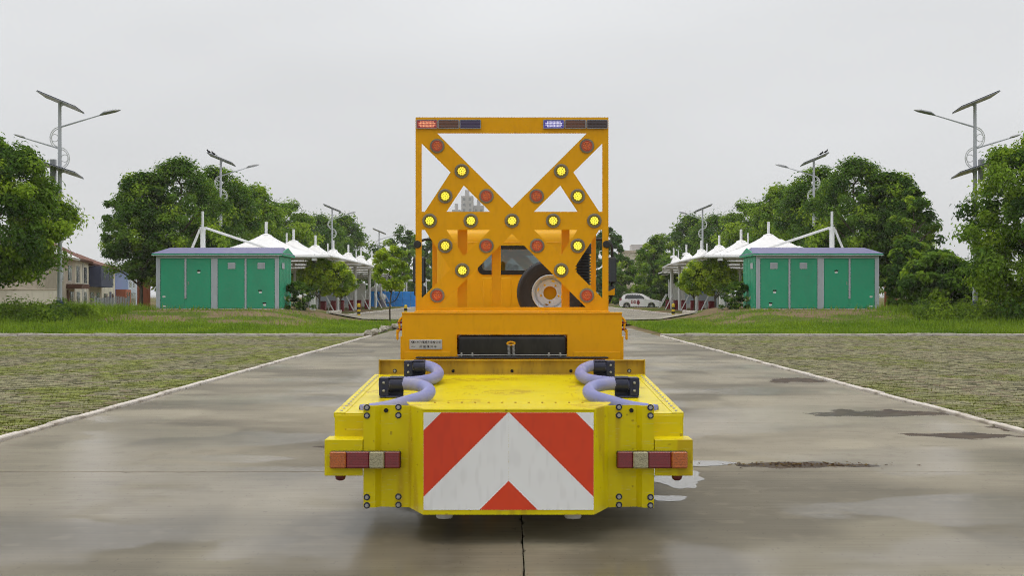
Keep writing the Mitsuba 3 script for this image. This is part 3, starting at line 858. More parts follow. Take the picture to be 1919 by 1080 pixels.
top = [strokes(c, -0.868 + i * 0.0247, 1.171, 0.0205, 0.024, 0.0012) for i, c in enumerate(('zhong', 'qi', 'zhuang', 'huan', 'che', 'you', 'xian', 'gong', 'si'))]
tp('lettering', upright(unary_union(top), 11.5875, 11.589), 'ink', parent=npk)
bot = [strokes(c, -0.842 + i * 0.033, 1.132, 0.0215, 0.021, 0.0014) for i, c in enumerate(('fang', 'zhuang', 'huan', 'chong', 'che'))]
tp('lettering', upright(unary_union(bot), 11.5875, 11.589), 'ink', parent=npk)
sm = [strokes(c, -0.917 + i * 0.0125, 1.136, 0.0095, 0.012, 0.0009) for i, c in enumerate(('gong', 'zhong', 'qi'))]
tp('lettering', upright(unary_union(sm), 11.5875, 11.589), 'ink', parent=npk)
# side latches
for s in (-1, 1):
    lp = spline([(s * 1.008, 11.66, 1.41), (s * 1.035, 11.66, 1.37), (s * 1.03, 11.66, 1.31), (s * 1.05, 11.66, 1.27)], 5)
    lk = tp('latch', tube(lp, 0.011, 8), 'orange_paint', True)
    tp('handle', bx(min(s * 1.04, s * 1.062), max(s * 1.04, s * 1.062), 11.65, 11.675, 1.20, 1.30, 0.008), 'orange_paint', parent=lk)
    for zz in (1.36, 1.30):
        tp('pin', cyl((s * 1.003, 11.66, zz), (s * 1.05, 11.66, zz), 0.011, 10), 'maroon', 30, parent=lk)

# arrow board, drawn in units of 5 mm about its middle lamp
U = 0.005
AY, AZ = 11.9, 2.31


def ln(*p, w=34):
    return LineString(p).buffer(w / 2, cap_style=2, join_style=2)


outer = sbox(-180.5, -170, 180.5, 194)
bars = unary_union([
    outer.difference(sbox(-169, -162, 169, 164)),
    ln((-190, 190), (190, -190)), ln((190, 190), (-190, -190)),
    ln((-172, 0), (172, 0)),
    unary_union([ln((-154, 0), (-81, 112)), ln((154, 0), (81, 112))]).intersection(Polygon([(-200, 224), (0, 24), (200, 224), (200, -200), (-200, -200)])),
    unary_union([ln((-154, 0), (-81, -112)), ln((154, 0), (81, -112))]).intersection(Polygon([(-200, -224), (0, -24), (200, -224), (200, 200), (-200, 200)])),
    Polygon([(-172, 17), (-172, -17), (-150, -17), (-150, 17)]), Polygon([(172, 17), (172, -17), (150, -17), (150, 17)]),
]).intersection(outer)
bars = affinity.scale(bars, U, U, origin=(0, 0))
bars = affinity.translate(bars, 0, AZ)
ab = tp('arrow_board', upright(bars, AY, AY + 0.012), 'orange_paint')
rim = affinity.translate(affinity.scale(outer.buffer(-0.5).difference(outer.buffer(-6)), U, U, origin=(0, 0)), 0, AZ)
tp('frame_tube', upright(rim, AY + 0.0125, AY + 0.062), 'orange_paint', parent=ab)
edge = affinity.translate(affinity.scale(unary_union([ln((-160, 0), (160, 0), w=30).difference(ln((-160, 0), (160, 0), w=26)), ln((-160, 160), (160, -160), w=30).difference(ln((-160, 160), (160, -160), w=26)), ln((160, 160), (-160, -160), w=30).difference(ln((160, 160), (-160, -160), w=26))]), U, U, origin=(0, 0)), 0, AZ)
tp('stiffener', upright(edge, AY + 0.0125, AY + 0.04), 'orange_paint', parent=ab)
tp('joint_strip', bx(0.02, 0.055, AY - 0.004, AY - 0.0005, AZ + 165 * U, AZ + 193 * U), 'orange_paint', parent=ab)
scene['led_yellow'] = {'type': 'twosided', 'bsdf': {'type': 'principled', 'base_color': rgb(0.6, 0.5, 0.05), 'roughness': 0.3}}
E = 2.0 ** -exposure
LIT = [(-94, 93), (92, 93), (-125, 46), (123, 46), (-154, 0), (-77, 0), (0, 0), (77, 0), (154, 0), (-125, -47), (123, -47), (-93, -93), (92, -93)]
OFF = [(-140, 140), (140, 140), (-48, 46), (46, 46), (-48, -47), (47, -47), (-140, -140), (140, -140)]


def discs(x, z, spots, r, y):
    ms = []
    for a, b in spots:
        ms.append(lathe([(0.0005, y - 0.004), (r * 0.6, y - 0.003), (r, y)], 10, 'y', (x + a, 0, z + b)))
    return cat(*ms)


ring10 = [(0.031 * math.cos(k * 2 * math.pi / 10), 0.031 * math.sin(k * 2 * math.pi / 10)) for k in range(10)] + [(0.0135 * math.cos(0.4 + k * 2 * math.pi / 5), 0.0135 * math.sin(0.4 + k * 2 * math.pi / 5)) for k in range(5)]
for lit, spots in ((True, LIT), (False, OFF)):
    for u, w in spots:
        x, z = u * U, AZ + w * U
        lp = tp('lamp_bezel', lathe([(0.068, AY - 0.0008), (0.068, AY - 0.012), (0.063, AY - 0.017), (0.056, AY - 0.015), (0.052, AY - 0.019), (0.0485, AY - 0.017), (0.0475, AY - 0.005)], 36, 'y', (x, 0, z)), 'grey_rubber', 35, parent=ab)
        tp('lamp_back', lathe([(0.051, AY - 0.0205), (0.0480, AY - 0.0205), (0.046, AY - 0.010), (0.001, AY - 0.010)], 32, 'y', (x, 0, z)), 'lamp_amber' if lit else 'lens_rust', 35, parent=ab)
        m = discs(x, z, ring10, 0.0092 if lit else 0.0098, AY - 0.0135)
        kk = tp('led_cluster', m, 'led_yellow' if lit else 'lens_off', True, parent=ab)
        if lit:
            scene[kk]['emitter'] = {'type': 'area', 'radiance': rgb(*(E * q * (0.88 + 0.24 * float(rng.random())) for q in (0.92, 0.76, 0.05)))}
            tag(kk, 'lit yellow lamp cluster')
# strobe modules on the top rail
for x0, mods in ((-179, ('lens_redstrobe', 'lens_brown', 'lens_violet')), (58, ('lens_bluestrobe', 'lens_brown', 'lens_maroon'))):
    for i, mt in enumerate(mods):
        a, b = (x0 + i * 40.7) * U, (x0 + i * 40.7 + 39.6) * U
        z0, z1 = AZ + 172 * U, AZ + 189 * U
        sh_ = sbox(a, z0, b, z1).buffer(-0.012).buffer(0.012)
        sk = tp('strobe', upright(sh_.difference(sh_.buffer(-0.005)), AY - 0.026, AY - 0.0008), 'alloy_edge', parent=ab)
        tp('strobe_lens', upright(sh_.buffer(-0.0055), AY - 0.022, AY - 0.0008), mt, parent=ab)
        if i == 0:
            ms = []
            for rr in range(4):
                for cc in range(12):
                    if rr in (0, 3) and cc in (0, 11):
                        continue
                    ms.append(bx(a + 0.024 + cc * 0.0132, a + 0.024 + cc * 0.0132 + 0.0085, AY - 0.0245, AY - 0.0225, z0 + 0.017 + rr * 0.0145, z0 + 0.017 + rr * 0.0145 + 0.008))
            kk = tp('strobe_led', cat(*ms), 'led_yellow', parent=ab)
            c = (0.85, 0.22, 0.24) if mt == 'lens_redstrobe' else (0.62, 0.66, 1.15)
            scene[kk]['emitter'] = {'type': 'area', 'radiance': rgb(*[q * E for q in c])}
# round rubber buffers at the board's edges
for s in (-1, 1):
    tp('buffer', lathe([(0.036, AY + 0.06), (0.036, AY - 0.022), (0.031, AY - 0.03), (0.0005, AY - 0.031)], 24, 'y', (s * 0.885, 0, 2.088)), 'rubber', 35)
# posts and stays that carry the board
for x0, x1 in ((-0.516, -0.425), (-0.192, -0.105), (0.470, 0.546)):
    tp('mast_post', bx(x0, x1, 12.05, 12.12, 1.25, 2.38, 0.006), 'orange_paint')
for x in (-0.735, 0.775):
    tp('mast_post', bx(x - 0.022, x + 0.022, 12.05, 12.09, 1.25, 2.3, 0.005), 'orange_paint')
tp('mast_rail', bx(-0.8, 0.84, 12.121, 12.16, 2.30, 2.36, 0.005), 'orange_paint')
tp('board_foot', bx(-0.9, 0.9, 11.70, 11.99, 1.4565, 1.466, 0.003), 'orange_paint')

# cab: a hollow shell with window openings
cx = XC(16.5)
shell_ = rounded(-1.0, 1.0, 15.6, 17.5, 0.62, 2.45, 0.17, 40) - rounded(-0.94, 0.94, 15.65, 17.45, 0.9, 2.39, 0.13, 24)
shell_ -= rounded(-0.43, 0.43, 15.2, 15.95, 1.895, 2.20, 0.045, 16)
shell_ -= rounded(-0.86, 0.86, 17.2, 17.9, 1.5, 2.25, 0.06, 16)
for s in (-1, 1):
    a, b = sorted((s * 0.8, s * 1.2))
    shell_ -= rounded(a, b, 16.1, 17.25, 1.6, 2.2, 0.06, 16)
cab = tp('cab', totri(shell_.translate((cx, 0, 0))), 'cab_paint', 40)
sl = sbox(-0.455, 1.87, 0.455, 2.225).buffer(-0.07).buffer(0.07).difference(sbox(-0.405, 1.92, 0.405, 2.185).buffer(-0.05).buffer(0.05))
tp('window_seal', moved(upright(sl, 15.585, 15.612), (cx, 0, 0)), 'seal', parent=cab)
tp('rear_window', moved(upright(sbox(-0.43, 1.9, 0.43, 2.2), 15.6135, 15.6185), (cx, 0, 0)), 'pane', parent=cab)
tp('windscreen', moved(upright(sbox(-0.87, 1.49, 0.87, 2.26), 17.43, 17.434), (cx, 0, 0)), 'pane', parent=cab)
for s in (-1, 1):
    tp('side_window', bx(cx + s * 0.972 - 0.002, cx + s * 0.972 + 0.002, 16.08, 17.27, 1.58, 2.22), 'pane', parent=cab)
    tp('seat', totri(rounded(cx + s * 0.5 - 0.25, cx + s * 0.5 + 0.25, 16.1, 16.24, 1.2, 1.93, 0.06, 16)), 'black_plastic', 40, parent=cab)
for x in (-0.33, -0.11, 0.11, 0.33):
    tp('pressed_rib', moved(totri(rounded(x - 0.07, x + 0.07, 15.59, 15.63, 1.35, 1.84, 0.018, 12)), (cx, 0, 0)), 'cab_paint', 40, parent=cab)
tp('roof_gutter', bx(cx - 0.9, cx + 0.9, 15.592, 15.605, 2.262, 2.275, 0.004), 'cab_paint', parent=cab)
# spare wheel standing behind the cab
sw = (0.426, 14.3, 1.64)
ty = lathe([(0.205, 0.07), (0.215, 0.09), (0.29, 0.105), (0.345, 0.098), (0.366, 0.075), (0.372, 0.0), (0.366, -0.075), (0.345, -0.098), (0.29, -0.105), (0.215, -0.09), (0.205, -0.07)], 64, 'y', (sw[0], sw[1], sw[2]))
spw = tp('spare_wheel', ty, 'rubber', 40)
for rr in (0.325, 0.3):
    tp('tyre_ring', lathe([(rr + 0.004, -0.1035), (rr, -0.108), (rr - 0.004, -0.1035)], 64, 'y', sw), 'rubber', True, parent=spw)
face = Point(0, 0).buffer(0.15, 32).difference(Point(0, 0).buffer(0.075, 24))
for k in range(5):
    a = math.pi / 2 + k * 2 * math.pi / 5
    face = face.difference(Point(0.105 * math.cos(a + .6), 0.105 * math.sin(a + .6)).buffer(0.012, 8))
for k in range(4):
    a = math.pi / 4 + k * math.pi / 2 + 0.5
    face = face.difference(affinity.rotate(affinity.scale(Point(0, 0).buffer(1, 12), 0.012, 0.026), math.degrees(a), origin=(0, 0)).buffer(0) if False else affinity.translate(affinity.rotate(affinity.scale(Point(0, 0).buffer(1, 12), 0.009, 0.022), math.degrees(a)), 0.137 * math.cos(a), 0.137 * math.sin(a)))
disc = moved(upright(face, -0.02, -0.008), sw)
barrel = lathe([(0.207, -0.092), (0.198, -0.1), (0.19, -0.09), (0.186, -0.06), (0.176, -0.045), (0.168, 0.0), (0.155, -0.01), (0.148, -0.02)], 56, 'y', sw)
tp('rim', cat(disc, barrel), 'rim_white', 35, parent=spw)
tp('carrier', bx(0.2, 0.65, 14.25, 14.35, 1.25, 1.275, 0.004), 'orange_paint', parent=spw)
tp('carrier_plate', bx(0.33, 0.52, 14.36, 14.38, 1.27, 1.72, 0.004), 'orange_paint', parent=spw)
# ribbed air intake
pr = []
for k in range(22):
    z = 1.30 + k * 0.036
    pr += [(0.075, z), (0.092, z + 0.009), (0.092, z + 0.02), (0.075, z + 0.03)]
pr += [(0.075, 2.1), (0.11, 2.11), (0.11, 2.22), (0.06, 2.26), (0.001, 2.262)]
tp('air_intake', lathe(pr, 28, 'z', (0.845, 15.1, 0)), 'black_plastic', 40)
# door mirrors
for s in (-1, 1):
    xm = cx + s * 1.25
    arm = spline([(cx + s * 0.98, 17.2, 2.36), (cx + s * 1.2, 17.15, 2.37), (xm + s * 0.05, 17.1, 2.3), (xm + s * 0.06, 17.1, 2.1), (xm + s * 0.05, 17.1, 1.7), (xm, 17.12, 1.5), (cx + s * 0.98, 17.2, 1.42)], 6)
    mk = tp('mirror_arm', tube(arm, 0.018, 10), 'black_plastic', True)
    m1 = totri(rounded(xm - 0.085 + s * 0.03, xm + 0.085 + s * 0.03, 17.02, 17.10, 1.78, 2.13, 0.03, 16))
    tp('mirror_head', m1, 'black_plastic', 40, parent=mk)
    tp('mirror_face', bx(xm - 0.07 + s * 0.03, xm + 0.07 + s * 0.03, 17.012, 17.019, 1.80, 2.11), 'dark_glass', parent=mk)
    m2 = totri(rounded(xm - 0.08 + s * 0.02, xm + 0.08 + s * 0.02, 17.02, 17.12, 1.60, 1.745, 0.03, 16))
    tp('wide_mirror', m2, 'black_plastic', 40, parent=mk)
    tp('wide_mirror_face', bx(xm - 0.065 + s * 0.02, xm + 0.065 + s * 0.02, 17.012, 17.019, 1.615, 1.73), 'dark_glass', parent=mk)
    if s > 0:
        st = upright(affinity.translate(Polygon([(-0.07, -0.055), (0.07, -0.055), (0.07, 0.04), (-0.07, -0.03)]), xm + 0.02, 1.672), 17.008, 17.0115)
        tp('warning_sticker', st, 'orange_paint', parent=mk)
# road wheels
for x in (-0.8, 0.8):
    for y, w in ((13.4, 0.36), (17.0, 0.22)):
        xx = x + XC(y)
        wh = tp('wheel', lathe([(0.2, -w / 2 + .02), (0.3, -w / 2), (0.36, -w / 2 + .01), (0.385, -w / 2 + .05), (0.385, w / 2 - .05), (0.36, w / 2 - .01), (0.3, w / 2), (0.2, w / 2 - .02)], 40, 'x', (xx, y, 0.385)), 'rubber', 40)
        tp('rim', lathe([(0.203, w / 2 - .01), (0.19, w / 2 - .03), (0.1, w / 2 - .08), (0.001, w / 2 - .08)] if x > 0 else [(0.203, -w / 2 + .01), (0.19, -w / 2 + .03), (0.1, -w / 2 + .08), (0.001, -w / 2 + .08)], 32, 'x', (xx, y, 0.385)), 'rim_white', 35, parent=wh)
tp('chassis', cat(bx(-0.42, -0.34, 11.7, 17.2, 0.62, 0.82), bx(0.34, 0.42, 11.7, 17.2, 0.62, 0.82), bx(-0.33, 0.33, 13.35, 13.45, 0.33, 0.44), bx(-0.33, 0.33, 16.95, 17.05, 0.33, 0.44), bx(-0.98, 0.98, 11.7, 11.8, 0.83, 0.95)), 'navy_iron')

# ------------------------------------------------------------------ trees and plants
def rand_dirs(n, r):
    d = r.normal(size=(n, 3))
    return d / np.linalg.norm(d, axis=1, keepdims=True)


def leaf_mesh(P, N, size, r, cols, droop=0.25):
    """folded rhombic leaves at the points P, facing roughly along N"""
    n = len(P)
    N = N + r.normal(0, 0.55, (n, 3))
    N /= np.linalg.norm(N, axis=1, keepdims=True)
    U = np.cross(N, rand_dirs(n, r))
    U /= np.linalg.norm(U, axis=1, keepdims=True)
    W = np.cross(N, U)
    s = (size * r.uniform(0.6, 1.35, n))[:, None]
    V = np.stack([P - U * s, P + W * s * 0.55 + N * s * 0.16, P + U * s - [0, 0, 1] * s * droop, P - W * s * 0.55 + N * s * 0.16], 1).reshape(-1, 3)
    F = (np.array([[0, 1, 2], [0, 2, 3]])[None] + (np.arange(n) * 4)[:, None, None]).reshape(-1, 3)
    return V, F, np.repeat(cols, 4, 0)


DARK = np.array([0.056, 0.120, 0.030])
MID = np.array([0.145, 0.265, 0.040])
LIGHT = np.array([0.335, 0.475, 0.045])


def crown(c, rad, n_clump, n_leaf, size, r, tint=0.5, squash=0.75, spread=0.42, base=(1, 1, 1)):
    """leaf clumps through an uneven crown; every clump has one of the tree's leaf tones"""
    c, rad = np.asarray(c, float), np.asarray(rad, float)
    n_clump = int(n_clump * 2.2)
    h = r.uniform(-1, 1, n_clump)
    az = r.uniform(0, 2 * np.pi, n_clump)
    prof = np.where(h < 0, (1 - np.abs(h) ** 4) ** 0.5, (1 - np.abs(h) ** 1.75) ** 0.55)
    d = np.stack([np.cos(az) * prof, np.sin(az) * prof, h], 1)
    lob = 0.60 + 0.80 * meshkit.fbm(d * 2.3 + r.uniform(0, 50), 3, int(r.integers(1e6)))
    q = r.uniform(0.2, 1.0, n_clump) ** 0.45
    C = c + d * rad * np.stack([q * lob, q * lob, 0.5 + 0.5 * lob], 1)
    R = spread * 0.8 * rad[:2].mean() * r.uniform(0.4, 1.0, n_clump) * (0.75 + 0.5 * (1 - q))
    which = r.integers(0, n_clump, n_leaf)
    u = rand_dirs(n_leaf, r)
    k = r.uniform(0.1, 1, n_leaf) ** 0.45
    k = np.where(r.random(n_leaf) < 0.15, k * 1.45, k)
    P = C[which] + u * (R[which] * k)[:, None] * [1, 1, squash]
    N = u + [0, 0, 0.8] + 0.4 * d[which]
    t = np.clip(r.normal(tint, 0.34, n_clump), 0, 1)
    base = np.asarray(base)
    tone = np.where(t[:, None] < 0.5, DARK + (MID - DARK) * (t[:, None] * 2), MID + (LIGHT - MID) * (t[:, None] * 2 - 1)) * base
    cols = tone[which] * r.uniform(0.7, 1.35, (n_leaf, 1)) + r.uniform(0, 0.012, (n_leaf, 1)) * [1, 0.8, 0.2]
    return leaf_mesh(P, N, size, r, cols), C


def tree(key, label, x, y, top, rad, low, seed, leaves=7000, size=0.17, clumps=46, tint=0.45, trunk=0.16, group=None, base=(1, 1, 1), spread=0.42, catg='tree', flip=1):
    """a tree of its own: trunk with limbs, crown of leaf clumps"""
    r = np.random.default_rng(seed)
    z0 = float(terrain(x, y))
    k = thing(key, label, catg, group)
    cz = (top + low) / 2
    (V, F, col), C = crown((0, 0, cz), (rad, rad * 0.95, (top - low) / 2), clumps, leaves, size, r, tint, spread=spread, base=base)
    V = V * [flip, 1, 1] + [x, y, z0]
    if flip < 0:
        F = F[:, ::-1]
    put(k + '__crown', (V, F), 'leaf', color=col)
    tk = [tube(spline([(0, 0, -0.2), (r.normal(0, .06), r.normal(0, .06), low * 0.6), (r.normal(0, .12), r.normal(0, .12), cz), (0, 0, top * 0.86)], 5), np.linspace(trunk, trunk * 0.2, 16), 8)]
    for q in C[r.choice(len(C), min(12, len(C)), replace=False)]:
        h = max(low * 0.7, q[2] - r.uniform(0.8, 1.0) * math.hypot(q[0], q[1]))
        h = min(h, q[2])
        tk.append(tube(spline([(0, 0, h), tuple((np.array([0, 0, h]) * 0.45 + q * 0.55) + [0, 0, 0.15]), tuple(q)], 4), np.linspace(trunk * 0.5, trunk * 0.1, 9), 5))
    t = cat(*tk)
    t.vertices = t.vertices * [flip, 1, 1] + [x, y, z0]
    if flip < 0:
        t.invert()
    put(k + '__trunk', t, 'bark', True)
    return k


SIDE = {-1: 'left', 1: 'right'}
offs = lambda s, y: 0.0084 * y if s > 0 else 0.0
# the large trees at both edges of the picture
tree('broadleaf_tree', 'large leafy tree at the left photo edge before the tall solar street lamp', -25.7, 62, 8.8, 3.95, 2.2, 11, 70000, 0.105, 120, 0.58, 0.2, spread=0.34)
tree('broadleaf_tree', 'large leafy tree at the right photo edge before the tall solar street lamp', 25.9, 61, 8.9, 4.1, 0.4, 12, 74000, 0.105, 120, 0.58, 0.2, spread=0.34)
tree('shrub_tree', 'bushy light green tree between the right green cabinet and the large right edge tree', 23.3, 69, 3.2, 2.0, 0.2, 13, 14000, 0.14, 60, 0.5, 0.1)
tree('shrub_tree', 'loose pale tree right behind the end of the right green cabinet', 27.8, 88, 8.4, 1.9, 1.0, 14, 5200, 0.15, 30, 0.35, 0.12, base=(1, 1, 1))
tree('shrub_tree', 'low dark bush against the right end of the right green cabinet', 24.4, 78, 4.2, 1.6, 0.2, 15, 6000, 0.14, 30, 0.3, 0.1)
rowt = [(-27.2, 93, 9.9, 2.8, 2.8, 0.26, 'dark tree standing clear at the outer end of the {} tree row'),
        (-24.4, 94, 11.2, 3.5, 1.6, 0.40, 'tallest tree right behind the {} green cabinet'),
        (-24.2, 106, 11.4, 3.3, 2.2, 0.42, 'full tree rising behind the mast of the {} canopy'),
        (-25.2, 123, 11.6, 3.6, 2.2, 0.66, 'bright green tree behind the first cone of the {} canopy'),
        (-25.2, 142, 11.2, 4.0, 1.8, 0.62, 'round green tree behind the middle cones of the {} canopy'),
        (-25.0, 163, 11.6, 4.2, 1.8, 0.5, 'tree behind the far cones of the {} canopy'),
        (-24.6, 184, 12.2, 4.4, 1.8, 0.5, 'last tree of the row behind the {} canopy')]
for s in (-1, 1):
    for i, (x, y, top, rad, low, tint, txt) in enumerate(rowt):
        tree('row_tree', txt.format(SIDE[s]), -s * x + offs(s, y), y, top, rad, low, 100 + i, 30000 if i < 4 else 18000, 0.122 + 0.0009 * (y - 96), 90, tint, 0.17, group=f'trees behind the {SIDE[s]} canopy', flip=s)
tree('far_tree', 'hazy tall tree just left of the truck, behind the blue hoarding', -20.0, 232, 13.5, 4.4, 1.0, 131, 6000, 0.3, 34, 0.30, 0.25, base=(1, 1, 1))
tree('far_tree', 'pale tree seen beside the left mirror of the truck', -13.2, 225, 12.0, 3.4, 0.8, 132, 6000, 0.3, 34, 0.30, 0.25, base=(1, 1, 1))
tree('far_tree', 'blue green tree just right of the arrow board, behind the right mirror', 16.0, 215, 12.6, 3.4, 0.8, 133, 6500, 0.28, 34, 0.16, 0.25, base=(0.9, 1, 1.1))
for i, (x, y, top, rad, tint, txt) in enumerate([(14.9, 172, 6.3, 2.9, 0.4, 'round bush behind the rear of the white car'), (17.6, 158, 8.2, 2.8, 0.5, 'narrow pointed tree behind the white car'), (18.2, 148, 5.6, 2.0, 0.5, 'low leafy bush behind the front of the white car'), (20.0, 170, 9.2, 3.0, 0.45, 'tree between the white car and the last cone of the right canopy')]):
    tree('hedge_tree', txt, x, y, top, rad, 0.1, 140 + i, 6500, 0.2, 36, tint, 0.12)
# young trees on the verge
for s in (-1, 1):
    tree('young_tree', f'young pale green tree with two leafy heads in front of the {SIDE[s]} canopy', s * 13.35 + offs(s, 88), 88, 3.75, 1.45, 1.45, 150, 6500, 0.10, 30, 0.85, 0.07, group=None, base=(1.4, 1.25, 1.1), flip=s, spread=0.5)
    tree('young_tree', f'second young pale green tree before the {SIDE[s]} canopy, nearer the road', s * 11.95 + offs(s, 89), 89, 3.5, 1.15, 1.5, 151, 4200, 0.10, 24, 0.82, 0.06, base=(1.4, 1.25, 1.1), flip=s, spread=0.5)
tree('young_tree', 'slender young tree on the lawn just left of the truck', -7.0, 73, 4.5, 1.0, 2.0, 152, 7000, 0.085, 26, 0.85, 0.06, base=(1.4, 1.25, 1.1), spread=0.5)
# far wood that closes the view
r = np.random.default_rng(60)
Vs, Fs, Cs, off = [], [], [], 0
for k in range(64):
    x = -190 + 380 * k / 63 + r.normal(0, 2)
    y = 300 + r.normal(0, 14)
    (V, F, col), _ = crown((x, y, 4.4 + r.normal(0, .5)), (4.4, 4, 4.4), 16, 900, 0.6, r, 0.3, base=(1, 1, 1))
    Vs.append(V), Fs.append(F + off), Cs.append(col)
    off += len(V)
tag(put('far_wood', (np.vstack(Vs), np.vstack(Fs)), 'leaf', color=np.vstack(Cs)), 'far belt of trees closing the view behind the yard', 'trees', kind='stuff')


def weeds(key, label, x0, x1, y0, y1, h0, h1, n_clump, n_leaf, size, seed, tint, catg='shrubs'):
    r = np.random.default_rng(seed)
    cx_, cy_ = r.uniform(x0, x1, n_clump), r.uniform(y0, y1, n_clump)
    h = r.uniform(h0, h1, n_clump)
    which = r.integers(0, n_clump, n_leaf)
    u = rand_dirs(n_leaf, r)
    u[:, 2] = np.abs(u[:, 2])
    k = r.uniform(0.1, 1, n_leaf) ** 0.5
    P = np.stack([cx_[which] + u[:, 0] * k * h[which] * 0.7, cy_[which] + u[:, 1] * k * h[which] * 0.7, u[:, 2] * k * h[which]], 1)
    P[:, 2] += terrain(P[:, 0], P[:, 1])
    t = np.clip(r.normal(tint, 0.25, n_clump), 0, 1)[which][:, None]
    col = (DARK + (LIGHT - DARK) * t) * r.uniform(0.7, 1.35, (n_leaf, 1))
    V, F, c = leaf_mesh(P, u + [0, 0, 0.6], size, r, col)
    return tag(put(key, (V, F), 'leaf', color=c), label, catg, kind='stuff')


weeds('weed_bank', 'tall weeds and shrubs on the bank below the left edge tree and the terrace houses', -31, -21.3, 60, 67, 0.5, 1.25, 80, 17000, 0.085, 71, 0.45)
weeds('weed_bank', 'tall weeds and shrubs on the bank below the right edge trees', 20.6, 32, 60, 67, 0.5, 1.3, 90, 18000, 0.085, 72, 0.42)
for s in (-1, 1):
    k = thing('flower_bush', f'dark bush with white flowers at the inner end of the {SIDE[s]} green cabinet', 'bush')
    r = np.random.default_rng(75)
    (V, F, col), C = crown((0, 0, 0.75), (1.15, 0.8, 0.85), 22, 3600, 0.075, r, 0.22)
    o = np.array([s * 13.1 + offs(s, 77.5), 77.5, float(terrain(13.1, 77.5))])
    put(k + '__foliage', (V * [s, 1, 1] + o, F if s > 0 else F[:, ::-1]), 'leaf', color=col)
    q = r.normal(0, 1, (26, 3)) * [0.45, 0.25, 0.3] + [0, -0.6, 0.6]
    (V, F, col) = leaf_mesh(q, np.tile([0, -1, 0.5], (26, 1)), 0.075, r, np.tile([0.62, 0.62, 0.5], (26, 1)))
    put(k + '__blossom', (V * [s, 1, 1] + o, F), 'leaf', color=col)
    labels[k + '__blossom'] = {'kind': 'stuff'}

# lawn grass: blades in tufts
for s in (-1, 1):
    r = np.random.default_rng(80 + s)
    n = 120000
    y = 51.65 + 23 * r.random(n) ** 1.25
    x = s * (6.5 + (0.4027 * y + 1.5 - 6.5) * r.random(n))
    bald = meshkit.fbm(np.stack([x * 0.5 + 7, y * 0.3, 0 * x], 1), 4, 21)
    inner = ss(9, 14, np.abs(x))
    keep = r.random(n) < np.clip(1.25 - 1.6 * np.clip(bald - 0.45, 0, 1) - 1.15 * ss(58.5, 63, y) * (1 - ss(20, 22.5, np.abs(x))) * ss(9, 11, np.abs(x)), 0.04, 1)
    x, y = x[keep], y[keep]
    n = len(x)
    z = terrain(x, y)
    tall = meshkit.fbm(np.stack([x * 0.35, y * 0.5, 0 * x + 3], 1), 3, 31)
    h = (0.05 + 0.10 * np.abs(r.normal(0, 1, n)) * (0.4 + tall)) * (1 + 1.0 * ss(16, 21, np.abs(x)))
    a = r.uniform(0, np.pi, n)
    w = r.uniform(0.012, 0.03, n)
    dx, dy = np.cos(a) * w, np.sin(a) * w
    V = np.stack([np.stack([x - dx, y - dy, z], 1), np.stack([x + dx, y + dy, z], 1), np.stack([x + r.normal(0, 0.06, n), y + r.normal(0, 0.06, n), z + h], 1)], 1).reshape(-1, 3)
    t = np.clip(meshkit.fbm(np.stack([x * 0.8, y * 0.5, 0 * x + 9], 1), 3, 41) * 1.6 - 0.3 + r.normal(0, 0.15, n), 0, 1)[:, None]
    c = (np.array([0.16, 0.27, 0.028]) * (1 - t) + np.array([0.30, 0.42, 0.04]) * t) * r.uniform(0.7, 1.3, (n, 1))
    tag(put('lawn_grass', (V, np.arange(3 * n).reshape(-1, 3)), 'blade', color=np.repeat(c, 3, 0)), f'green grass growing on the lawn and bank {SIDE[s]} of the road', 'grass', kind='stuff')

# ------------------------------------------------------------------ green electrical cabinets
def hull(pts):
    return trimesh.convex.convex_hull(np.asarray(pts, float))


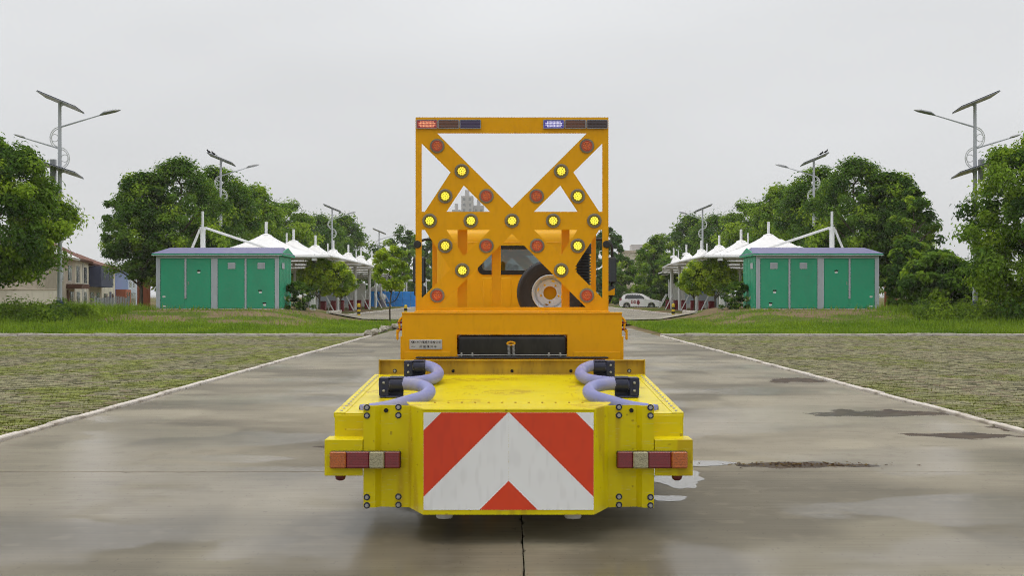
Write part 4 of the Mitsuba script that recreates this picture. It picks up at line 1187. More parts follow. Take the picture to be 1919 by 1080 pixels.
for s in (-1, 1):
    PLACE = None if s < 0 else (np.eye(3), np.array([0.65, 0, 0]))
    k = thing('green_cabinet', f'green panelled cabinet building with violet roof on the bank {SIDE[s]} of the truck', 'electrical cabinet', 'green cabinets on the banks')
    X0, X1, Y0, Y1 = -21.0, -13.75, 75.0, 79.2
    B = float(terrain(17, 75.0)) - 0.05
    Ht = B + 3.22

    def gp(name, mesh, m, parent=None, smooth=False):
        return put((parent or k) + '__' + name, mesh if s < 0 else mirror(mesh), m, smooth)
    gp('plinth', bx(X0 - 0.03, X1 + 0.03, Y0 - 0.03, Y1 + 0.03, B - 0.5, B + 0.10, 0.01), 'kerb_stone')
    gp('wall', bx(X0 + 0.02, X1 - 0.02, Y0 + 0.06, Y1, B + 0.1, Ht, 0.01), 'green_panel')
    # front: four panels between posts and mullions
    posts = [(X0, X0 + 0.24, 0.06), (-17.75, -17.37, 0.05), (X1 - 0.24, X1, 0.06)]
    for a, b, _ in posts:
        gp('post', bx(a, b, Y0 - 0.02, Y0 + 0.05, B + 0.1, Ht - 0.16, 0.01), 'grey_trim')
    for a, z in ((-19.27, 0.68), (-15.72, 0.1)):
        gp('mullion', bx(a - 0.055, a + 0.055, Y0, Y0 + 0.05, B + z, Ht - 0.17, 0.01), 'grey_trim')
    gp('head_rail', bx(X0, X1, Y0 - 0.01, Y0 + 0.05, Ht - 0.155, Ht, 0.01), 'grey_trim')
    edges = [(-20.74, -19.35), (-19.19, -17.77), (-17.35, -15.80), (-15.64, -14.01)]
    for i, (a, b) in enumerate(edges):
        pk = gp('panel', bx(a, b, Y0 + 0.025, Y0 + 0.058, B + 0.13, Ht - 0.19, 0.012), 'green_panel')
        if i >= 2:
            xc = (a + b) / 2 + 0.03
            lv = gp('louvre', bx(xc - 0.22, xc + 0.22, Y0 + 0.0, Y0 + 0.022, Ht - 0.78, Ht - 0.40, 0.006), 'grey_trim', pk)
            for q in range(5):
                gp('louvre_slat', bx(xc - 0.19, xc + 0.19, Y0 - 0.02, Y0 - 0.002, Ht - 0.75 + q * 0.065, Ht - 0.72 + q * 0.065, 0.004), 'grey_trim', pk)

    def sticker(x, z, i):
        pk = k + '__panel' + (f'_{i:03d}' if i else '')
        gp('sticker', bx(x - 0.08, x + 0.08, Y0 + 0.018, Y0 + 0.0235, z, z + 0.11), 'steel_white', pk)
        gp('sticker_head', bx(x - 0.12, x + 0.10, Y0 + 0.018, Y0 + 0.0235, z + 0.118, z + 0.2), 'dark_hole', pk)
    sticker(-18.48, B + 2.18, 1), sticker(-14.85, B + 1.0, 3), sticker(-14.6, B + 0.26, 3)
    gp('sticker', bx(-20.62, -20.45, Y0 + 0.018, Y0 + 0.0235, B + 0.75, B + 0.85), 'steel_white', k + '__panel')
    gp('sticker', bx(-20.62, -20.42, Y0 + 0.018, Y0 + 0.0235, B + 0.2, B + 0.28), 'steel_white', k + '__panel')
    gp('handle', bx(-19.12, -19.08, Y0 - 0.01, Y0 + 0.022, B + 1.5, B + 1.7, 0.006), 'zinc', k + '__panel_001')
    # inner side: corrugated panels
    for q in range(4):
        y = Y0 + 0.15 + q * 1.0
        gp('side_panel', bx(X1 - 0.02, X1 + 0.012, y, y + 0.93, B + 0.12, Ht - 0.05, 0.01), 'green_panel')
        gp('side_rib', bx(X1 + 0.013, X1 + 0.03, y + 0.42, y + 0.5, B + 0.15, Ht - 0.1, 0.004), 'green_panel')
    gp('side_louvre', bx(X1 + 0.031, X1 + 0.05, Y0 + 0.8, Y0 + 1.6, Ht - 0.75, Ht - 0.4, 0.005), 'grey_trim')
    o = 0.22
    rf = gp('roof', hull([(X0 - o, Y0 - o, Ht + 0.13), (X1 + o, Y0 - o, Ht + 0.13), (X1 + o, Y1 + o, Ht + 0.13), (X0 - o, Y1 + o, Ht + 0.13), (X0 + 0.3, (Y0 + Y1) / 2, Ht + 0.56), (X1 - 0.1, (Y0 + Y1) / 2, Ht + 0.56)]), 'violet_roof')
    gp('fascia', bx(X0 - o + 0.02, X1 + o - 0.02, Y0 - o + 0.02, Y1 + o - 0.02, Ht + 0.001, Ht + 0.128, 0.01), 'green_panel', rf)
    gp('eave_trim', bx(X0 - o, X1 + o, Y0 - o - 0.01, Y0 - o + 0.018, Ht + 0.0, Ht + 0.05, 0.004), 'grey_trim', rf)
    gp('gable', hull([(X1 + 0.1, Y0 + 0.05, Ht + 0.13), (X1 + 0.1, Y1 - 0.05, Ht + 0.13), (X1 + 0.1, (Y0 + Y1) / 2, Ht + 0.5), (X1 + 0.19, Y0 + 0.05, Ht + 0.14), (X1 + 0.19, Y1 - 0.05, Ht + 0.14), (X1 + 0.19, (Y0 + Y1) / 2, Ht + 0.53)]), 'green_panel', rf)

PLACE = None
# ------------------------------------------------------------------ membrane canopies
def cone_mesh(s_, cx_, cy_, inn, out, ly, ze, zp, n=22):
    """a pulled-up membrane field: level edges that sag between corners, a peak under its ring"""
    u = np.linspace(-1, 1, n)
    a, b = np.meshgrid(u, u, indexing='ij')
    d = np.maximum(np.abs(a), np.abs(b))
    rr = np.hypot(a, b)
    f = np.clip((1 - d), 0, 1)
    z = ze + (zp - ze) * (0.22 * f + 0.78 * f ** 2.6) - 0.0 * rr
    m = 1 - 0.045 * (1 - np.minimum(np.abs(a), np.abs(b)) ** 2) * (d > 0.97)
    edge_in = np.where(b < 0, inn[1] + (inn[1] - inn[0]) * b / 2, inn[1] + (inn[2] - inn[1]) * b / 2)
    lx = np.where(a < 0, cx_ - edge_in, out)
    v = np.stack([s_ * (cx_ + a * lx * m), cy_ + b * ly * m, z], -1).reshape(-1, 3)
    i = np.arange(n * n).reshape(n, n)
    q = np.stack([i[:-1, :-1], i[1:, :-1], i[1:, 1:], i[:-1, 1:]], -1).reshape(-1, 4)
    return v, (q if s_ > 0 else q[:, ::-1])


for s in (-1, 1):
    PLACE = None if s < 0 else (np.array([[math.cos(0.0084), math.sin(0.0084), 0], [-math.sin(0.0084), math.cos(0.0084), 0], [0, 0, 1.0]]), np.array([0.0, 0.15, 0]))
    k = thing('membrane_canopy', f'row of white pointed membrane roofs on white posts {SIDE[s]} of the yard', 'canopy', 'membrane canopies beside the yard')
    CXm = 17.4
    inner = [12.05, 12.05, 12.3, 12.9, 13.6, 14.2, 14.7, 15.1] if s < 0 else [12.05, 12.05, 12.5, 13.6, 15.0, 16.0]
    for i in range(len(inner)):
        xi = inner[i]
        nxt, prv = inner[min(i + 1, len(inner) - 1)], inner[max(i - 1, 0)]
        cy_ = 90 + 11.3 * i
        zp = 6.15 + 0.06 * i
        v, q = cone_mesh(s, CXm, cy_, (prv, xi, nxt), 5.4, 5.62, 4.35, zp)
        tp_ = tuple(meshkit.arrays((v, q))[:2])
        mm = trimesh.Trimesh(*tp_, process=False)
        low_ = mm.copy()
        low_.vertices[:, 2] -= 0.02
        low_.invert()
        mk = put(k + '__membrane', cat(mm, low_), 'membrane', 45)
        put(mk + '__peak_ring', lathe([(0.42, zp - 0.42), (0.42, zp - 0.33), (0.36, zp - 0.18), (0.1, zp - 0.1)], 20, 'z', (s * CXm, cy_, 0)), 'membrane', 35)
        put(mk + '__peak_mast', cyl((s * CXm, cy_, 3.9), (s * CXm, cy_, zp + 0.75), 0.10, 10), 'steel_white', 30)
        if i in (1, 3, 5):
            put(mk + '__peak_mast', cyl((s * (CXm + 0.55), cy_, 3.9), (s * (CXm + 0.55), cy_, zp + 0.45), 0.07, 10), 'steel_white', 30)
        # edge tube and cross truss
        put(k + '__edge_tube', cyl((s * (xi + prv) / 2, cy_ - 5.6, 4.28), (s * (xi + nxt) / 2, cy_ + 5.6, 4.28), 0.07, 8), 'steel_white', 30)
        put(k + '__cross_tube', cyl((s * ((xi + prv) / 2 + 0.05), cy_ - 5.63, 4.24), (s * 22.7, cy_ - 5.63, 4.24), 0.08, 8), 'steel_white', 30)
        put(k + '__cross_tube', cyl((s * (xi + 0.05), cy_ + .1, 4.1), (s * 22.7, cy_ + .1, 3.9), 0.07, 8), 'steel_white', 30)
        for x in (max(13.9, xi + 0.9), 21.2):
            z0 = float(terrain(x, cy_))
            pk = put(k + '__post', cyl((s * x, cy_, z0 - 0.1), (s * x, cy_, 4.25), 0.14, 12), 'steel_white', 30)
            if x < 18:
                for q in (3.2,):
                    put(k + '__strut', cyl((s * (x - 0.9), cy_ + q, z0), (s * (x - 0.15), cy_ + q, z0 + 1.45), 0.045, 8), 'steel_white', 30)
    # the tall mast at the near end with its stays
    mx, my = s * 21.4, 88.0
    mk = put(k + '__end_mast', cyl((mx, my, 0.2), (mx, my, 6.35), 0.17, 14), 'steel_white', 30)
    put(mk + '__tip', cyl((mx, my, 6.351), (mx, my, 7.5), 0.085, 12), 'steel_white', 30)
    put(mk + '__collar', cyl((mx, my, 6.22), (mx, my, 6.42), 0.22, 14), 'steel_white', 30)
    put(mk + '__stay', cyl((mx - s * 0.2, my, 6.35), (s * 15.9, 87.6, 4.6), 0.085, 10), 'steel_white', 30)
    put(mk + '__stay', cyl((mx + s * 0.2, my, 6.25), (mx + s * 1.9, my + 0.5, 2.5), 0.085, 10), 'steel_white', 30)
    # boom barrier beside the cabinet
    k2 = thing('boom_barrier', f'raised white boom of the barrier beside the {SIDE[s]} green cabinet', 'barrier')
    zb = float(terrain(12.6, 80))
    put(k2 + '__boom', bx(-0.05, 0.05, -0.05, 0.05, 0, 1.75, 0.015).apply_transform(trimesh.transformations.rotation_matrix(s * math.radians(115), [0, 1, 0])).apply_translation((s * 12.6, 80, zb + 0.55)) if False else tube([(s * 12.55, 80, zb + 0.72), (s * 14.05, 80, zb + 1.35)], 0.062, 8), 'steel_white', 30)
    put(k2 + '__post', bx(s * 12.55 - 0.16, s * 12.55 + 0.16, 79.85, 80.2, zb - 0.1, zb + 0.85, 0.03), 'steel_white')
    # dark red boxes, sign boards and dome camera under the canopy
    for i, (x, y) in enumerate([(13.6, 91.6), (13.7, 97.5), (13.75, 102.5), (13.8, 109), (13.9, 115.5), (14.0, 122.5)]):
        z0 = float(terrain(x, y))
        kk = thing('red_box', f'dark red box at the foot of the {SIDE[s]} canopy posts, {("nearest", "second", "third", "fourth", "fifth", "farthest")[i]} from the camera', 'box', f'dark red boxes at the {SIDE[s]} canopy')
        put(kk + '__body', bx(s * x - 0.2, s * x + 0.2, y - 0.2, y + 0.2, z0 - 0.05, z0 + 0.82, 0.03), 'maroon')
        put(kk + '__lid', bx(s * x - 0.23, s * x + 0.23, y - 0.23, y + 0.23, z0 + 0.821, z0 + 0.88, 0.02), 'maroon')
    for i, (x, y) in enumerate([(15.2, 99.5), (15.4, 110.8), (16.2, 121)]):
        z0 = float(terrain(x, y))
        kk = thing('notice_board', f'blue and white notice board under the {SIDE[s]} canopy, {("nearest of the three", "middle one of the three", "farthest of the three")[i]}', 'sign', f'notice boards under the {SIDE[s]} canopy')
        put(kk + '__board', bx(s * x - 0.75, s * x + 0.75, y, y + 0.05, z0 + 0.5, z0 + 2.3, 0.01), 'render_pale')
        put(kk + '__blue_panel', bx(s * x - 0.4, s * x + 0.3, y - 0.02, y - 0.002, z0 + 1.5, z0 + 2.0, 0.006), 'sign_blue')
        put(kk + '__white_panel', bx(s * x - 0.3, s * x + 0.2, y - 0.03, y - 0.021, z0 + 1.6, z0 + 1.85, 0.004), 'steel_white')
        for q in (-0.6, 0.6):
            put(kk + '__leg', cyl((s * x + q, y + 0.08, z0 - 0.1), (s * x + q, y + 0.08, z0 + 0.6), 0.04, 8), 'steel_white')
    for i, y in enumerate((124, 131, 138.5)):
        z0 = float(terrain(18, y))
        kk = thing('white_partition', f'white partition panel standing under the {SIDE[s]} canopy, {("near", "middle", "far")[i]} one', 'panel', f'white partitions under the {SIDE[s]} canopy')
        put(kk + '__panel', bx(min(s * 16.0, s * 20.5), max(s * 16.0, s * 20.5), y, y + 0.08, z0 + 0.1, z0 + 2.6, 0.01), 'sheet_roof')
        put(kk + '__post', bx(s * 16 - 0.06, s * 16 + 0.06, y - 0.03, y - 0.001, z0 - 0.1, z0 + 2.7, 0.01), 'steel_white')
    kk = thing('dome_camera', f'white dome camera hanging from the near edge of the {SIDE[s]} canopy', 'camera')
    px_, py_ = s * 13.15, 84.6
    put(kk + '__stem', cyl((px_, py_, 4.3), (px_, py_, 4.85 - 0.4), 0.03, 8), 'steel_white')
    put(kk + '__arm', cyl((px_, py_, 4.0), (px_, py_, 4.3), 0.045, 10), 'steel_white', 30)
    put(kk + '__housing', lathe([(0.05, 4.28), (0.13, 4.2), (0.19, 4.08), (0.2, 3.99), (0.001, 3.985)], 18, 'z', (px_, py_, 0)), 'steel_white', 35)
    put(kk + '__dome', lathe([(0.15, 3.984), (0.14, 3.91), (0.09, 3.85), (0.001, 3.83)], 18, 'z', (px_, py_, 0)), 'dark_glass', True)

PLACE = None
# ------------------------------------------------------------------ blue hoarding, pergola, drum, bollards, lamps
hk = thing('blue_hoarding', 'blue site hoarding with a drooping dark cable, left of the truck', 'fence')
for i in range(6):
    x0 = -17.1 + i * 1.0
    put(hk + '__panel', bx(x0 + 0.01, x0 + 0.985, 152, 152.06, 0.25, 2.2, 0.02), 'hoarding_blue')
    put(hk + '__panel_rail', bx(x0 + 0.01, x0 + 0.985, 151.96, 151.998, 1.22, 1.28, 0.01), 'hoarding_blue')
put(hk + '__end_post', bx(-17.45, -17.15, 151.9, 152.1, 0.1, 2.3, 0.03), 'steel_white')
put(hk + '__cable', tube(spline([(-16.2, 151.9, 2.2), (-15.6, 151.88, 1.2), (-14.7, 151.88, 0.85), (-13.9, 151.88, 1.2), (-13.4, 151.9, 2.2)], 8), 0.05, 8), 'ink', True)
pk = thing('pergola', 'white open pergola frame behind the blue hoarding', 'pergola')
for i, x in enumerate((-15.0, -13.4, -11.9, -10.9)):
    for y in (158, 161.5):
        put(pk + '__post', bx(x - 0.09, x + 0.09, y - 0.09, y + 0.09, 0.1, 3.55, 0.01), 'steel_white')
    put(pk + '__rafter', bx(x - 0.07, x + 0.07, 157.3, 162.2, 3.72, 3.88, 0.01), 'steel_white')
for y in (158, 161.5):
    put(pk + '__beam', bx(-15.5, -10.4, y - 0.09, y + 0.09, 3.551, 3.719, 0.01), 'steel_white')
vk = thing('white_kiosk', 'low white kiosk roof showing above the left end of the blue hoarding', 'kiosk')
put(vk + '__wall', bx(-17.6, -15.2, 155, 157, 0.1, 2.35, 0.02), 'sheet_roof')
put(vk + '__roof', hull([(-17.9, 154.7, 2.36), (-15, 154.7, 2.36), (-15, 157.3, 2.36), (-17.9, 157.3, 2.36), (-17.2, 156, 2.75), (-15.5, 156, 2.75)]), 'sheet_roof')
put(vk + '__window', bx(-16.1, -15.6, 154.98, 154.998, 1.9, 2.3), 'window_glass')
dk = thing('drum', 'grey drum with a white sack on top before the blue hoarding', 'drum')
put(dk + '__body', lathe([(0.001, 0.2), (0.42, 0.2), (0.45, 0.6), (0.42, 1.15), (0.001, 1.16)], 20, 'z', (-14.9, 146, 0)), 'drum_grey', 35)
m = trimesh.creation.icosphere(2, 1.0)
m.vertices = m.vertices * [0.3, 0.3, 0.4] * (1 + 0.25 * (meshkit.fbm(m.vertices * 2, 3, 4)[:, None] - 0.5)) + [-14.8, 146, 1.5]
put('sack', m, 'steel_white', True)
labels['sack'] = {'label': 'white sack resting on the grey drum before the blue hoarding', 'category': 'sack'}


def bollard(x, y, label, group):
    z0 = float(terrain(x, y))
    k = thing('bollard', label, 'bollard', group)
    for i in range(5):
        put(k + '__band', lathe([(0.001, z0 + i * 0.16), (0.11, z0 + i * 0.16), (0.11, z0 + i * 0.16 + 0.158), (0.001, z0 + i * 0.16 + 0.158)], 14, 'z', (x, y, 0)), 'bollard_yellow' if i % 2 == 0 else 'ink', 30)
    put(k + '__cap', lathe([(0.11, z0 + 0.8), (0.09, z0 + 0.86), (0.001, z0 + 0.89)], 14, 'z', (x, y, 0)), 'bollard_yellow', True)


bollard(-10.3, 85.5, 'black and yellow bollard left of the young tree trunk, farther from the truck', 'bollards by the yard')
bollard(-7.15, 85.5, 'black and yellow bollard near the young tree trunk, closer to the truck', 'bollards by the yard')
bollard(-8.6, 128, 'far small bollard in front of the blue hoarding', 'bollards by the yard')
bollard(11.1, 87.5, 'black and yellow bollard right of the yard, before the right canopy', 'bollards by the yard')


def street_lamp(x, y, H, s, full, label, arm=3.0):
    """solar street lamp: pole, tilted panels, lamp arms, scroll rings, battery box; s: the side the road lies on"""
    z0 = float(terrain(x, y)) - 0.1
    k = thing('solar_street_lamp', label, 'street lamp', 'solar street lamps')

    def g(n, m, b, sm=False, parent=None):
        return put((parent or k) + '__' + n, moved(m, (x, y, z0)), b, sm)
    g('pole', tube([(0, 0, 0), (0, 0, H * 0.5), (0, 0, H)], [0.13, 0.11, 0.085], 12), 'pole_grey', 35)
    g('base', lathe([(0.18, 0), (0.18, 0.9), (0.14, 0.95)], 14, 'z'), 'navy_base', 30)

    def panel(z, w, tilt, dx=0.0, tw=0.0):
        m = bx(-w, w, -0.75, 0.75, -0.02, 0.03, 0.008)
        e = bx(-w - 0.03, w + 0.03, -0.78, 0.78, -0.045, -0.021, 0.005)
        R = trimesh.transformations.rotation_matrix(math.radians(tilt) * s, [0, 1, 0]) @ trimesh.transformations.rotation_matrix(math.radians(tw), [1, 0, 0])
        for q in (m, e):
            q.apply_transform(R)
            q.apply_translation((dx, 0, z))
        kk = g('solar_panel', m, 'solar')
        g('panel_frame', e, 'alloy_edge', parent=kk)
        g('bracket', cyl((0, 0, z - 0.28), (s * 0.22 + dx * 0.3, 0, z - 0.1), 0.03, 8), 'pole_grey', parent=kk)
    panel(H + 0.06, 1.06, 22.5, 0.05, -5)
    a = g('lamp_arm', tube(spline([(0, 0, H - 1.25), (s * arm * 0.3, 0, H - 0.98), (s * arm * 0.72, 0, H - 0.6)], 5), np.linspace(0.05, 0.032, 11), 8), 'pole_grey', True)
    hd = m3.Manifold.batch_hull([m3.Manifold.sphere(rr, 14).scale((1, 1, 0.45)).translate((s * arm * px__, 0, H + pz__)) for px__, pz__, rr in ((0.70, -0.62, 0.07), (0.8, -0.5, 0.19), (0.95, -0.40, 0.17), (1.03, -0.36, 0.06))])
    g('lamp_head', totri(hd), 'alloy_edge', 35, a)
    if full:
        b = g('lamp_arm', tube(spline([(0, 0, H - 2.35), (-s * 1.0, 0, H - 2.05), (-s * 2.0, 0, H - 1.75)], 5), np.linspace(0.045, 0.03, 11), 8), 'pole_grey', True)
        hd = m3.Manifold.batch_hull([m3.Manifold.sphere(rr, 14).scale((1, 1, 0.45)).translate((-s * px__, 0, H + pz__)) for px__, pz__, rr in ((1.8, -1.81, 0.05), (1.95, -1.74, 0.12), (2.2, -1.66, 0.1), (2.32, -1.62, 0.05))])
        g('lamp_head', totri(hd), 'alloy_edge', 35, b)
        panel(H - 3.4, 1.06, 18, 0.0, -7)
        g('battery_box', bx(-s * 0.33 - 0.13, -s * 0.33 + 0.13, -0.13, 0.13, H - 4.0, H - 2.9, 0.02), 'alloy_edge')
    for zc, sd in ((H - 1.8, -s), (H - 2.85, s)):
        a = np.linspace(-math.pi / 2, math.pi / 2, 18)
        if sd < 0:
            a = a + math.pi
        for rr in (0.56, 0.47):
            g('scroll', tube(np.stack([rr * 0.9 * np.cos(a), 0 * a, zc + rr * np.sin(a)], 1), 0.025, 8), 'steel_white', True)
        aa = np.linspace(0, 2 * np.pi, 20)
        g('scroll_ring', tube(np.stack([sd * 0.26 + 0.19 * np.cos(aa), 0 * aa, zc + 0.19 * np.sin(aa)], 1), 0.02, 8), 'steel_white', True)
    return x, y, z0 + H, s


def bird(x, y, z, s, label):
    k = thing('bird', label, 'bird', 'birds on the solar panels')
    b = m3.Manifold.batch_hull([m3.Manifold.sphere(rr, 16).translate((px__ * s, 0, pz__)) for px__, pz__, rr in ((0.0, 0.15, 0.075), (-0.10, 0.22, 0.065), (0.1, 0.10, 0.03))])
    hd = m3.Manifold.sphere(0.05, 16).translate((-0.15 * s, 0, 0.31))
    nk = m3.Manifold.batch_hull([m3.Manifold.sphere(0.048, 12).translate((-0.145 * s, 0, 0.3)), m3.Manifold.sphere(0.055, 12).translate((-0.09 * s, 0, 0.22))])
    tail = m3.Manifold.batch_hull([m3.Manifold.sphere(0.02, 10).translate((px__ * s, py__, pz__)) for px__, py__, pz__ in ((0.08, 0, 0.11), (0.26, 0.03, 0.02), (0.26, -0.03, 0.02))])
    put(k + '__body', moved(totri(b + nk + hd + tail), (x, y, z)), 'bird_black', 50)
    put(k + '__beak', moved(hull([(-0.19 * s, 0.012, 0.315), (-0.19 * s, -0.012, 0.315), (-0.19 * s, 0, 0.295), (-0.26 * s, 0, 0.295)]), (x, y, z)), 'black_plastic')
    for q in (-0.03, 0.03):
        put(k + '__leg', cyl((x, y + q, z + 0.1), (x - 0.01 * s, y + q, z - 0.02), 0.008, 6), 'black_plastic')


for s in (-1, 1):
    w = -s
    street_lamp(s * 23.3 + offs(s, 65.5), 65.5, 11.15, w, True, f'tall solar street lamp with two panels and two arms, behind the {SIDE[s]} edge tree')
    x, y, zt, _ = street_lamp(s * 22.9 + offs(s, 100), 100, 12.05, w, False, f'solar street lamp with two birds on its panel, behind the {SIDE[s]} green cabinet', 2.9)
    street_lamp(s * 20.8 + offs(s, 147), 147, 11.45, w, False, f'distant solar street lamp above the middle of the {SIDE[s]} canopy', 2.6)
    zz = lambda dx: zt + 0.10 - dx * w * math.tan(math.radians(22.5)) * 1.0
    for dx, nm in ((-0.92 * w, 'outer'), (-0.55 * w, 'inner')):
        bird(x + dx, y, zt + 0.12 + abs(dx) * math.tan(math.radians(22.5)), w, f'{nm} of two black birds perched on the solar panel {SIDE[s]} of the truck')
street_lamp(-20.7, 198, 11.4, 1, True, 'farthest solar street lamp, at the far end of the left canopy')

# ------------------------------------------------------------------ white car beside the yard
def car():
    k = thing('parked_car', 'white sport utility car with a dark print on its door, parked right of the truck', 'car')
    L, W, Hh = 4.55, 1.85, 1.72
    # outlines seen from the side: x forward from the tail
    low = Polygon([(0.02, 0.45), (0.0, 0.8), (0.1, 1.02), (0.3, 1.08), (1.5, 1.10), (3.2, 1.08), (4.2, 0.96), (4.5, 0.8), (4.55, 0.5), (4.45, 0.28), (0.15, 0.28)])
    for c in (0.85, 3.6):
        low = low.difference(Point(c, 0.36).buffer(0.41, 16))
    up = Polygon([(0.1, 1.0), (0.42, 1.55), (0.75, 1.68), (1.6, 1.72), (2.4, 1.66), (3.05, 1.35), (3.4, 1.05)])

    def side(poly, w, inset=0.0):
        m = extr(poly, 2 * w)
        v = m.vertices.copy()
        y = v[:, 2] - w
        y = y * (1 - inset * np.clip(v[:, 1] - 1.0, 0, 1))
        m.vertices = np.stack([v[:, 0], y, v[:, 1]], 1)
        m.fix_normals()
        return m
    A = math.radians(14)
    Mx = trimesh.transformations.translation_matrix((12.1, 142, 0.2)) @ trimesh.transformations.rotation_matrix(-A, [0, 0, 1])

    def g(n, m, b, sm=False, parent=None):
        m = m.copy()
        m.apply_transform(Mx)
        return put((parent or k) + '__' + n, m, b, sm)
    bd_ = g('body', side(low.buffer(-0.03).buffer(0.03), W / 2), 'car_white', 30)
    g('cabin', side(up.buffer(-0.05).buffer(0.05), W / 2 - 0.05, 0.28), 'car_white', 30)
    glass = Polygon([(0.62, 1.14), (0.72, 1.5), (1.0, 1.6), (2.35, 1.57), (2.95, 1.2), (2.95, 1.12)])
    for sgn in (-1, 1):
        m = upright(glass, -0.01, 0.01)
        m.vertices[:, 1] = sgn * (W / 2 - 0.042) * (1 - 0.28 * np.clip(m.vertices[:, 2] - 1.0, 0, 1)) + m.vertices[:, 1]
        g('side_glass', m, 'dark_glass')
    g('rear_glass', hull([(0.155, y, 1.12) for y in (-.72, .72)] + [(0.36, y, 1.47) for y in (-.6, .6)] + [(0.17, y, 1.12) for y in (-.72, .72)] + [(0.38, y, 1.47) for y in (-.6, .6)]), 'dark_glass')
    for sgn in (-1, 1):
        g('tail_light', bx(0.02, 0.3, sgn * 0.8 - 0.135, sgn * 0.8 + 0.135, 0.9, 1.2, 0.04), 'lens_red')
        for c in (0.85, 3.6):
            w = g('wheel', lathe([(0.21, -0.1), (0.3, -0.11), (0.345, -0.08), (0.345, 0.08), (0.3, 0.11), (0.21, 0.1)], 28, 'y', (c, sgn * (W / 2 - 0.11), 0.345)), 'rubber', 40)
            rimm = cat(lathe([(0.215, -0.105), (0.2, -0.1), (0.195, -0.05)], 28, 'y'), *[bx(-0.025, 0.025, -0.09, -0.06, 0.03, 0.2).apply_transform(trimesh.transformations.rotation_matrix(q * 2 * math.pi / 5, [0, 1, 0])) for q in range(5)], lathe([(0.06, -0.095), (0.05, -0.1), (0.001, -0.1)], 16, 'y'))
            if sgn > 0:
                rimm.vertices[:, 1] *= -1
                rimm.invert()
            g('rim', moved(rimm, (c, sgn * (W / 2 - 0.11), 0.345)), 'zinc', 30, w)
    dec = unary_union([sbox(1.35, 0.62, 1.95, 0.98), affinity.scale(Point(2.15, 0.75).buffer(0.19, 12), 0.9, 1.5)])
    letters = dec.difference(unary_union([sbox(1.35 + q * 0.14, 0.6, 1.39 + q * 0.14, 1.0) for q in range(1, 5)] + [sbox(1.3, 0.78, 1.93, 0.81)]))
    m = upright(letters, -W / 2 - 0.004, -W / 2 - 0.001)
    g('door_print', m, 'maroon')
    g('sill', bx(0.3, 4.3, -W / 2 + 0.1, W / 2 - 0.1, 0.2, 0.3, 0.02), 'black_plastic')
    g('bumper', bx(-0.03, 0.25, -W / 2 + 0.05, W / 2 - 0.05, 0.33, 0.5, 0.05), 'black_plastic')
    for sgn in (-1, 1):
        g('roof_rail', tube([(0.8, sgn * 0.62, 1.70), (1.6, sgn * 0.62, 1.76), (2.4, sgn * 0.62, 1.70)], 0.02, 8), 'zinc')
        g('door_mirror', bx(2.8, 2.98, sgn * 0.98 - 0.08, sgn * 0.98 + 0.08, 1.08, 1.24, 0.04), 'car_white')


car()

# ------------------------------------------------------------------ terrace houses on the left, seen along their fronts
P1, ux = np.array([-35.2, 100.0]), np.array([-0.214, 0.977])
nx = np.array([0.977, 0.214])           # out of the fronts


def house(t0, t1, eave, ridge, wall, roof, label, depth=8.0, front=0.0, feats=(), roofed=True):
    k = thing('terrace_house', label, 'house', 'terrace houses left of the road')
    zb = 0.3

    def blk(n, a, b, d0, d1, z0, z1, m, parent=None, c=0.0):
        mm = bx(d0, d1, a, b, z0, z1, c)
        v = mm.vertices.copy()
        mm.vertices = np.c_[P1[0] + ux[0] * v[:, 1] + nx[0] * v[:, 0], P1[1] + ux[1] * v[:, 1] + nx[1] * v[:, 0], v[:, 2]]
        return put((parent or k) + '__' + n, mm, m)
    wk = blk('wall', t0 + 0.02, t1 - 0.02, front - depth, front, zb, eave, wall)
    if roofed:
        p = [(front + 0.4, eave), (front - depth - 0.4, eave), (front - depth / 2, ridge)]
        pts = []
        for t in (t0 - 0.05, t1 + 0.05):
            for d, z in p + [(front + 0.45, eave + 0.15), (front - depth - 0.4, eave + 0.15)]:
                pts.append((P1[0] + ux[0] * t + nx[0] * d, P1[1] + ux[1] * t + nx[1] * d, z))
        put(k + '__roof', hull(pts), roof)
    for kind, a, b, z0, z1, m in feats:
        if kind == 'window':
            w = blk('window', a, b, front + 0.002, front + 0.05, z0, z1, 'window_glass')
            blk('frame', a - 0.08, b + 0.08, front + 0.001, front + 0.03, z0 - 0.08, z0, 'steel_white', w)
            blk('frame', (a + b) / 2 - 0.04, (a + b) / 2 + 0.04, front + 0.051, front + 0.08, z0, z1, 'steel_white', w)
        elif kind == 'door':
            blk('door', a, b, front + 0.002, front + 0.06, z0, z1, m)
        elif kind == 'canopy':
            blk('canopy', a, b, front + 0.002, front + 1.2, z0, z1, m)
        elif kind == 'bay':
            bk = blk('bay', a, b, front + 0.002, front + 1.1, z0, z1, m)
            for q in (0.25, 0.7):
                x = a + (b - a) * q
                blk('window', x - 0.5, x + 0.5, front + 1.101, front + 1.14, z0 + 0.7, z1 - 0.3, 'window_glass', bk)
        elif kind == 'pipe':
            blk('downpipe', a, a + 0.12, front + 0.002, front + 0.12, z0, z1, 'steel_white')
    return k


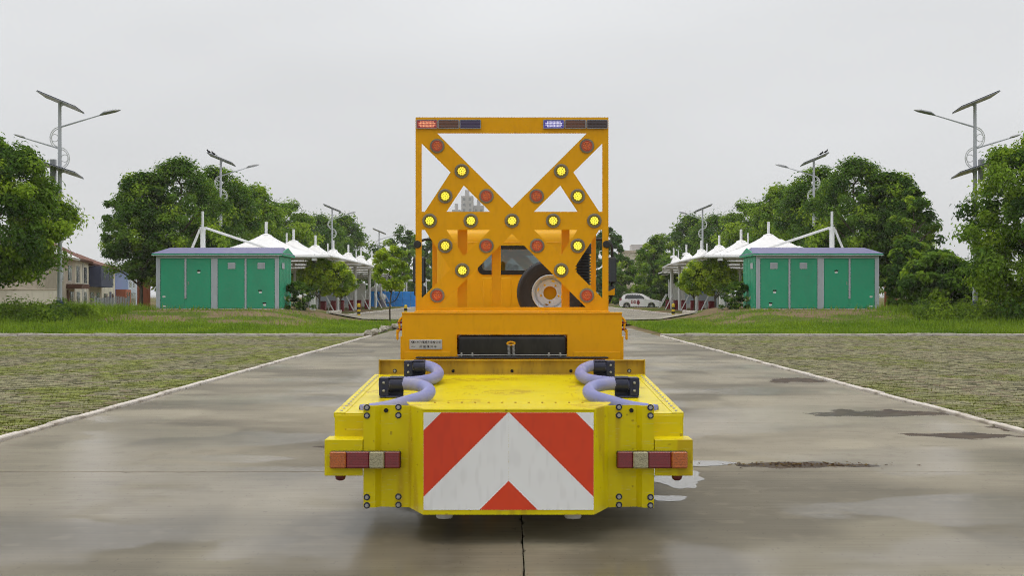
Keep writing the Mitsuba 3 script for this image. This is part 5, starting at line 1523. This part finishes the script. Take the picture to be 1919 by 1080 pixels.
W_ = 'window'
house(-14, 6.8, 4.6, 6.9, 'render_tan', 'sheet_roof', 'tan house with white roof, nearest of the left terrace, half behind the edge tree', feats=[(W_, -3, -1, 2.9, 4.1, 0), (W_, 2.2, 4.2, 2.9, 4.1, 0), ('canopy', 1.0, 6.5, 2.25, 2.6, 'tile_brown'), ('door', 1.4, 2.6, 0.3, 2.1, 'tile_brown'), (W_, 3.6, 5.4, 0.9, 2.0, 0)])
house(6.8, 16.9, 4.65, 7.0, 'render_cream', 'tile_brown', 'cream two storey house with brown tile roof beside the tan one', feats=[(W_, 7.8, 9.6, 2.8, 4.2, 0), (W_, 13.4, 15.2, 2.8, 4.2, 0), (W_, 8, 10, 0.7, 2.0, 0), (W_, 13.5, 15.4, 0.7, 2.0, 0), ('pipe', 12, 12, 0.3, 4.6, 0)])
house(16.9, 28.9, 4.5, 6.6, 'render_tan', 'tile_brown', 'house with a dark navy upper bay in the left terrace', feats=[('bay', 17.2, 28.6, 2.5, 4.4, 'navy_wall'), (W_, 18.5, 21, 0.6, 2.0, 0), (W_, 24, 26.5, 0.6, 2.0, 0)])
house(28.9, 43.7, 4.5, 6.4, 'render_cream', 'tile_brown', 'pale cream house right of the navy bay in the terrace', feats=[(W_, 31, 34, 2.8, 4.1, 0), (W_, 38, 41, 2.8, 4.1, 0), (W_, 31, 34.5, 0.6, 1.9, 0), ('door', 37, 39, 0.3, 2.1, 'navy_wall'), (W_, 40, 42, 0.6, 1.9, 0)])
house(43.7, 62, 4.7, 6.2, 'render_blue', 'sheet_roof', 'blue walled house with white roof over a brick lower front', feats=[('bay', 44.2, 52, 0.3, 2.4, 'brick_red'), (W_, 53.5, 58, 0.6, 2.1, 0)])
house(62, 86, 4.9, 6.3, 'render_pale', 'sheet_roof', 'pale blue house at the far end of the terrace', feats=[(W_, 64, 67, 2.8, 4.2, 0), (W_, 70, 73, 2.8, 4.2, 0), (W_, 64, 74, 0.5, 2.1, 0), (W_, 78, 81, 2.8, 4.2, 0)])
for s in (-1, 1):
    k = thing('brick_pier', f'red brick pier standing at the outer end of the {SIDE[s]} green cabinet', 'pier')
    a, b = sorted((s * 28.1 + offs(s, 98), s * 28.9 + offs(s, 98)))
    put(k + '__shaft', bx(a, b, 98, 98.8, 0.1, 3.3, 0.01), 'brick_red')
    put(k + '__cap', bx(a - 0.06, b + 0.06, 97.94, 98.86, 3.301, 3.42, 0.02), 'brick_red')
k = thing('garden_wall', 'low cream wall behind the weeds under the left edge tree', 'wall')
put(k + '__wall', bx(-33.5, -28.6, 79.8, 80, 0.2, 2.0, 0.02), 'render_cream')
put(k + '__coping', bx(-33.55, -28.55, 79.75, 80.05, 2.001, 2.08, 0.01), 'render_tan')
k = thing('picket_fence', 'weathered grey fence boards between the brick pier and the terrace', 'fence')
for i in range(14):
    x = -31.2 + i * 0.19
    put(k + '__board', bx(x, x + 0.15, 95, 95.03, 0.2, 1.55 + rng.uniform(-.1, .1), 0.005), 'grey_trim')

# ------------------------------------------------------------------ far buildings
def tower(x0, x1, y, h, label):
    k = thing('apartment_tower', label, 'building', 'hazy apartment towers far behind the truck')
    put(k + '__wall', bx(x0, x1, y, y + 14, 0, h), 'tower_grey')
    put(k + '__roof_house', bx(x0 + (x1 - x0) * 0.3, x0 + (x1 - x0) * 0.65, y + 3, y + 9, h, h + 3.5), 'tower_grey')
    nc = max(2, int((x1 - x0) / 2.6))
    for fl in range(int(h / 3) - 14, int(h / 3)):
        for c in range(nc):
            xx = x0 + (c + 0.5) * (x1 - x0) / nc
            put(k + '__window', bx(xx - 0.7, xx + 0.7, y - 0.06, y + 0.1, fl * 3 + 0.8, fl * 3 + 2.4), 'tower_window')


tower(-33, -28.5, 700, 49.5, 'low left tower of the hazy towers seen through the arrow board')
tower(-28.2, -21.6, 705, 57.5, 'tallest hazy tower seen through the left triangle of the arrow board')
tower(-21.3, -15.8, 710, 52.5, 'right tower of the hazy towers seen through the arrow board')
k = thing('flat_roof_building', 'cream flat roofed building beyond the hedge right of the truck', 'building')
put(k + '__wall', bx(25.5, 34, 290, 302, 0.1, 11.6), 'render_cream')
put(k + '__parapet', bx(25.2, 34.3, 289.7, 302.3, 11.601, 12.1), 'render_tan')
put(k + '__roof_shed', bx(27.5, 30.5, 293, 297, 12.101, 13.6), 'tower_grey')
for i in range(4):
    put(k + '__pilaster', bx(26.2 + i * 2, 26.7 + i * 2, 289.72, 289.98, 0.1, 11.5), 'render_tan')
    put(k + '__window', bx(26.9 + i * 2, 27.9 + i * 2, 289.9, 289.99, 8.2, 10), 'window_glass')

# ------------------------------------------------------------------ damp summer air
scene['air'] = {'type': 'homogeneous', 'albedo': rgb(0.95, 0.95, 0.95), 'sigma_t': 0.00022}
scene['haze'] = {'type': 'cube', 'to_world': T().translate([0, 450, 36]).scale([905, 755, 38]), 'bsdf': {'type': 'null'}, 'interior': {'type': 'ref', 'id': 'air'}}
scene['camera']['medium'] = {'type': 'ref', 'id': 'air'}
labels['haze'] = {'kind': 'stuff', 'label': 'thin damp haze over the whole place', 'category': 'haze'}
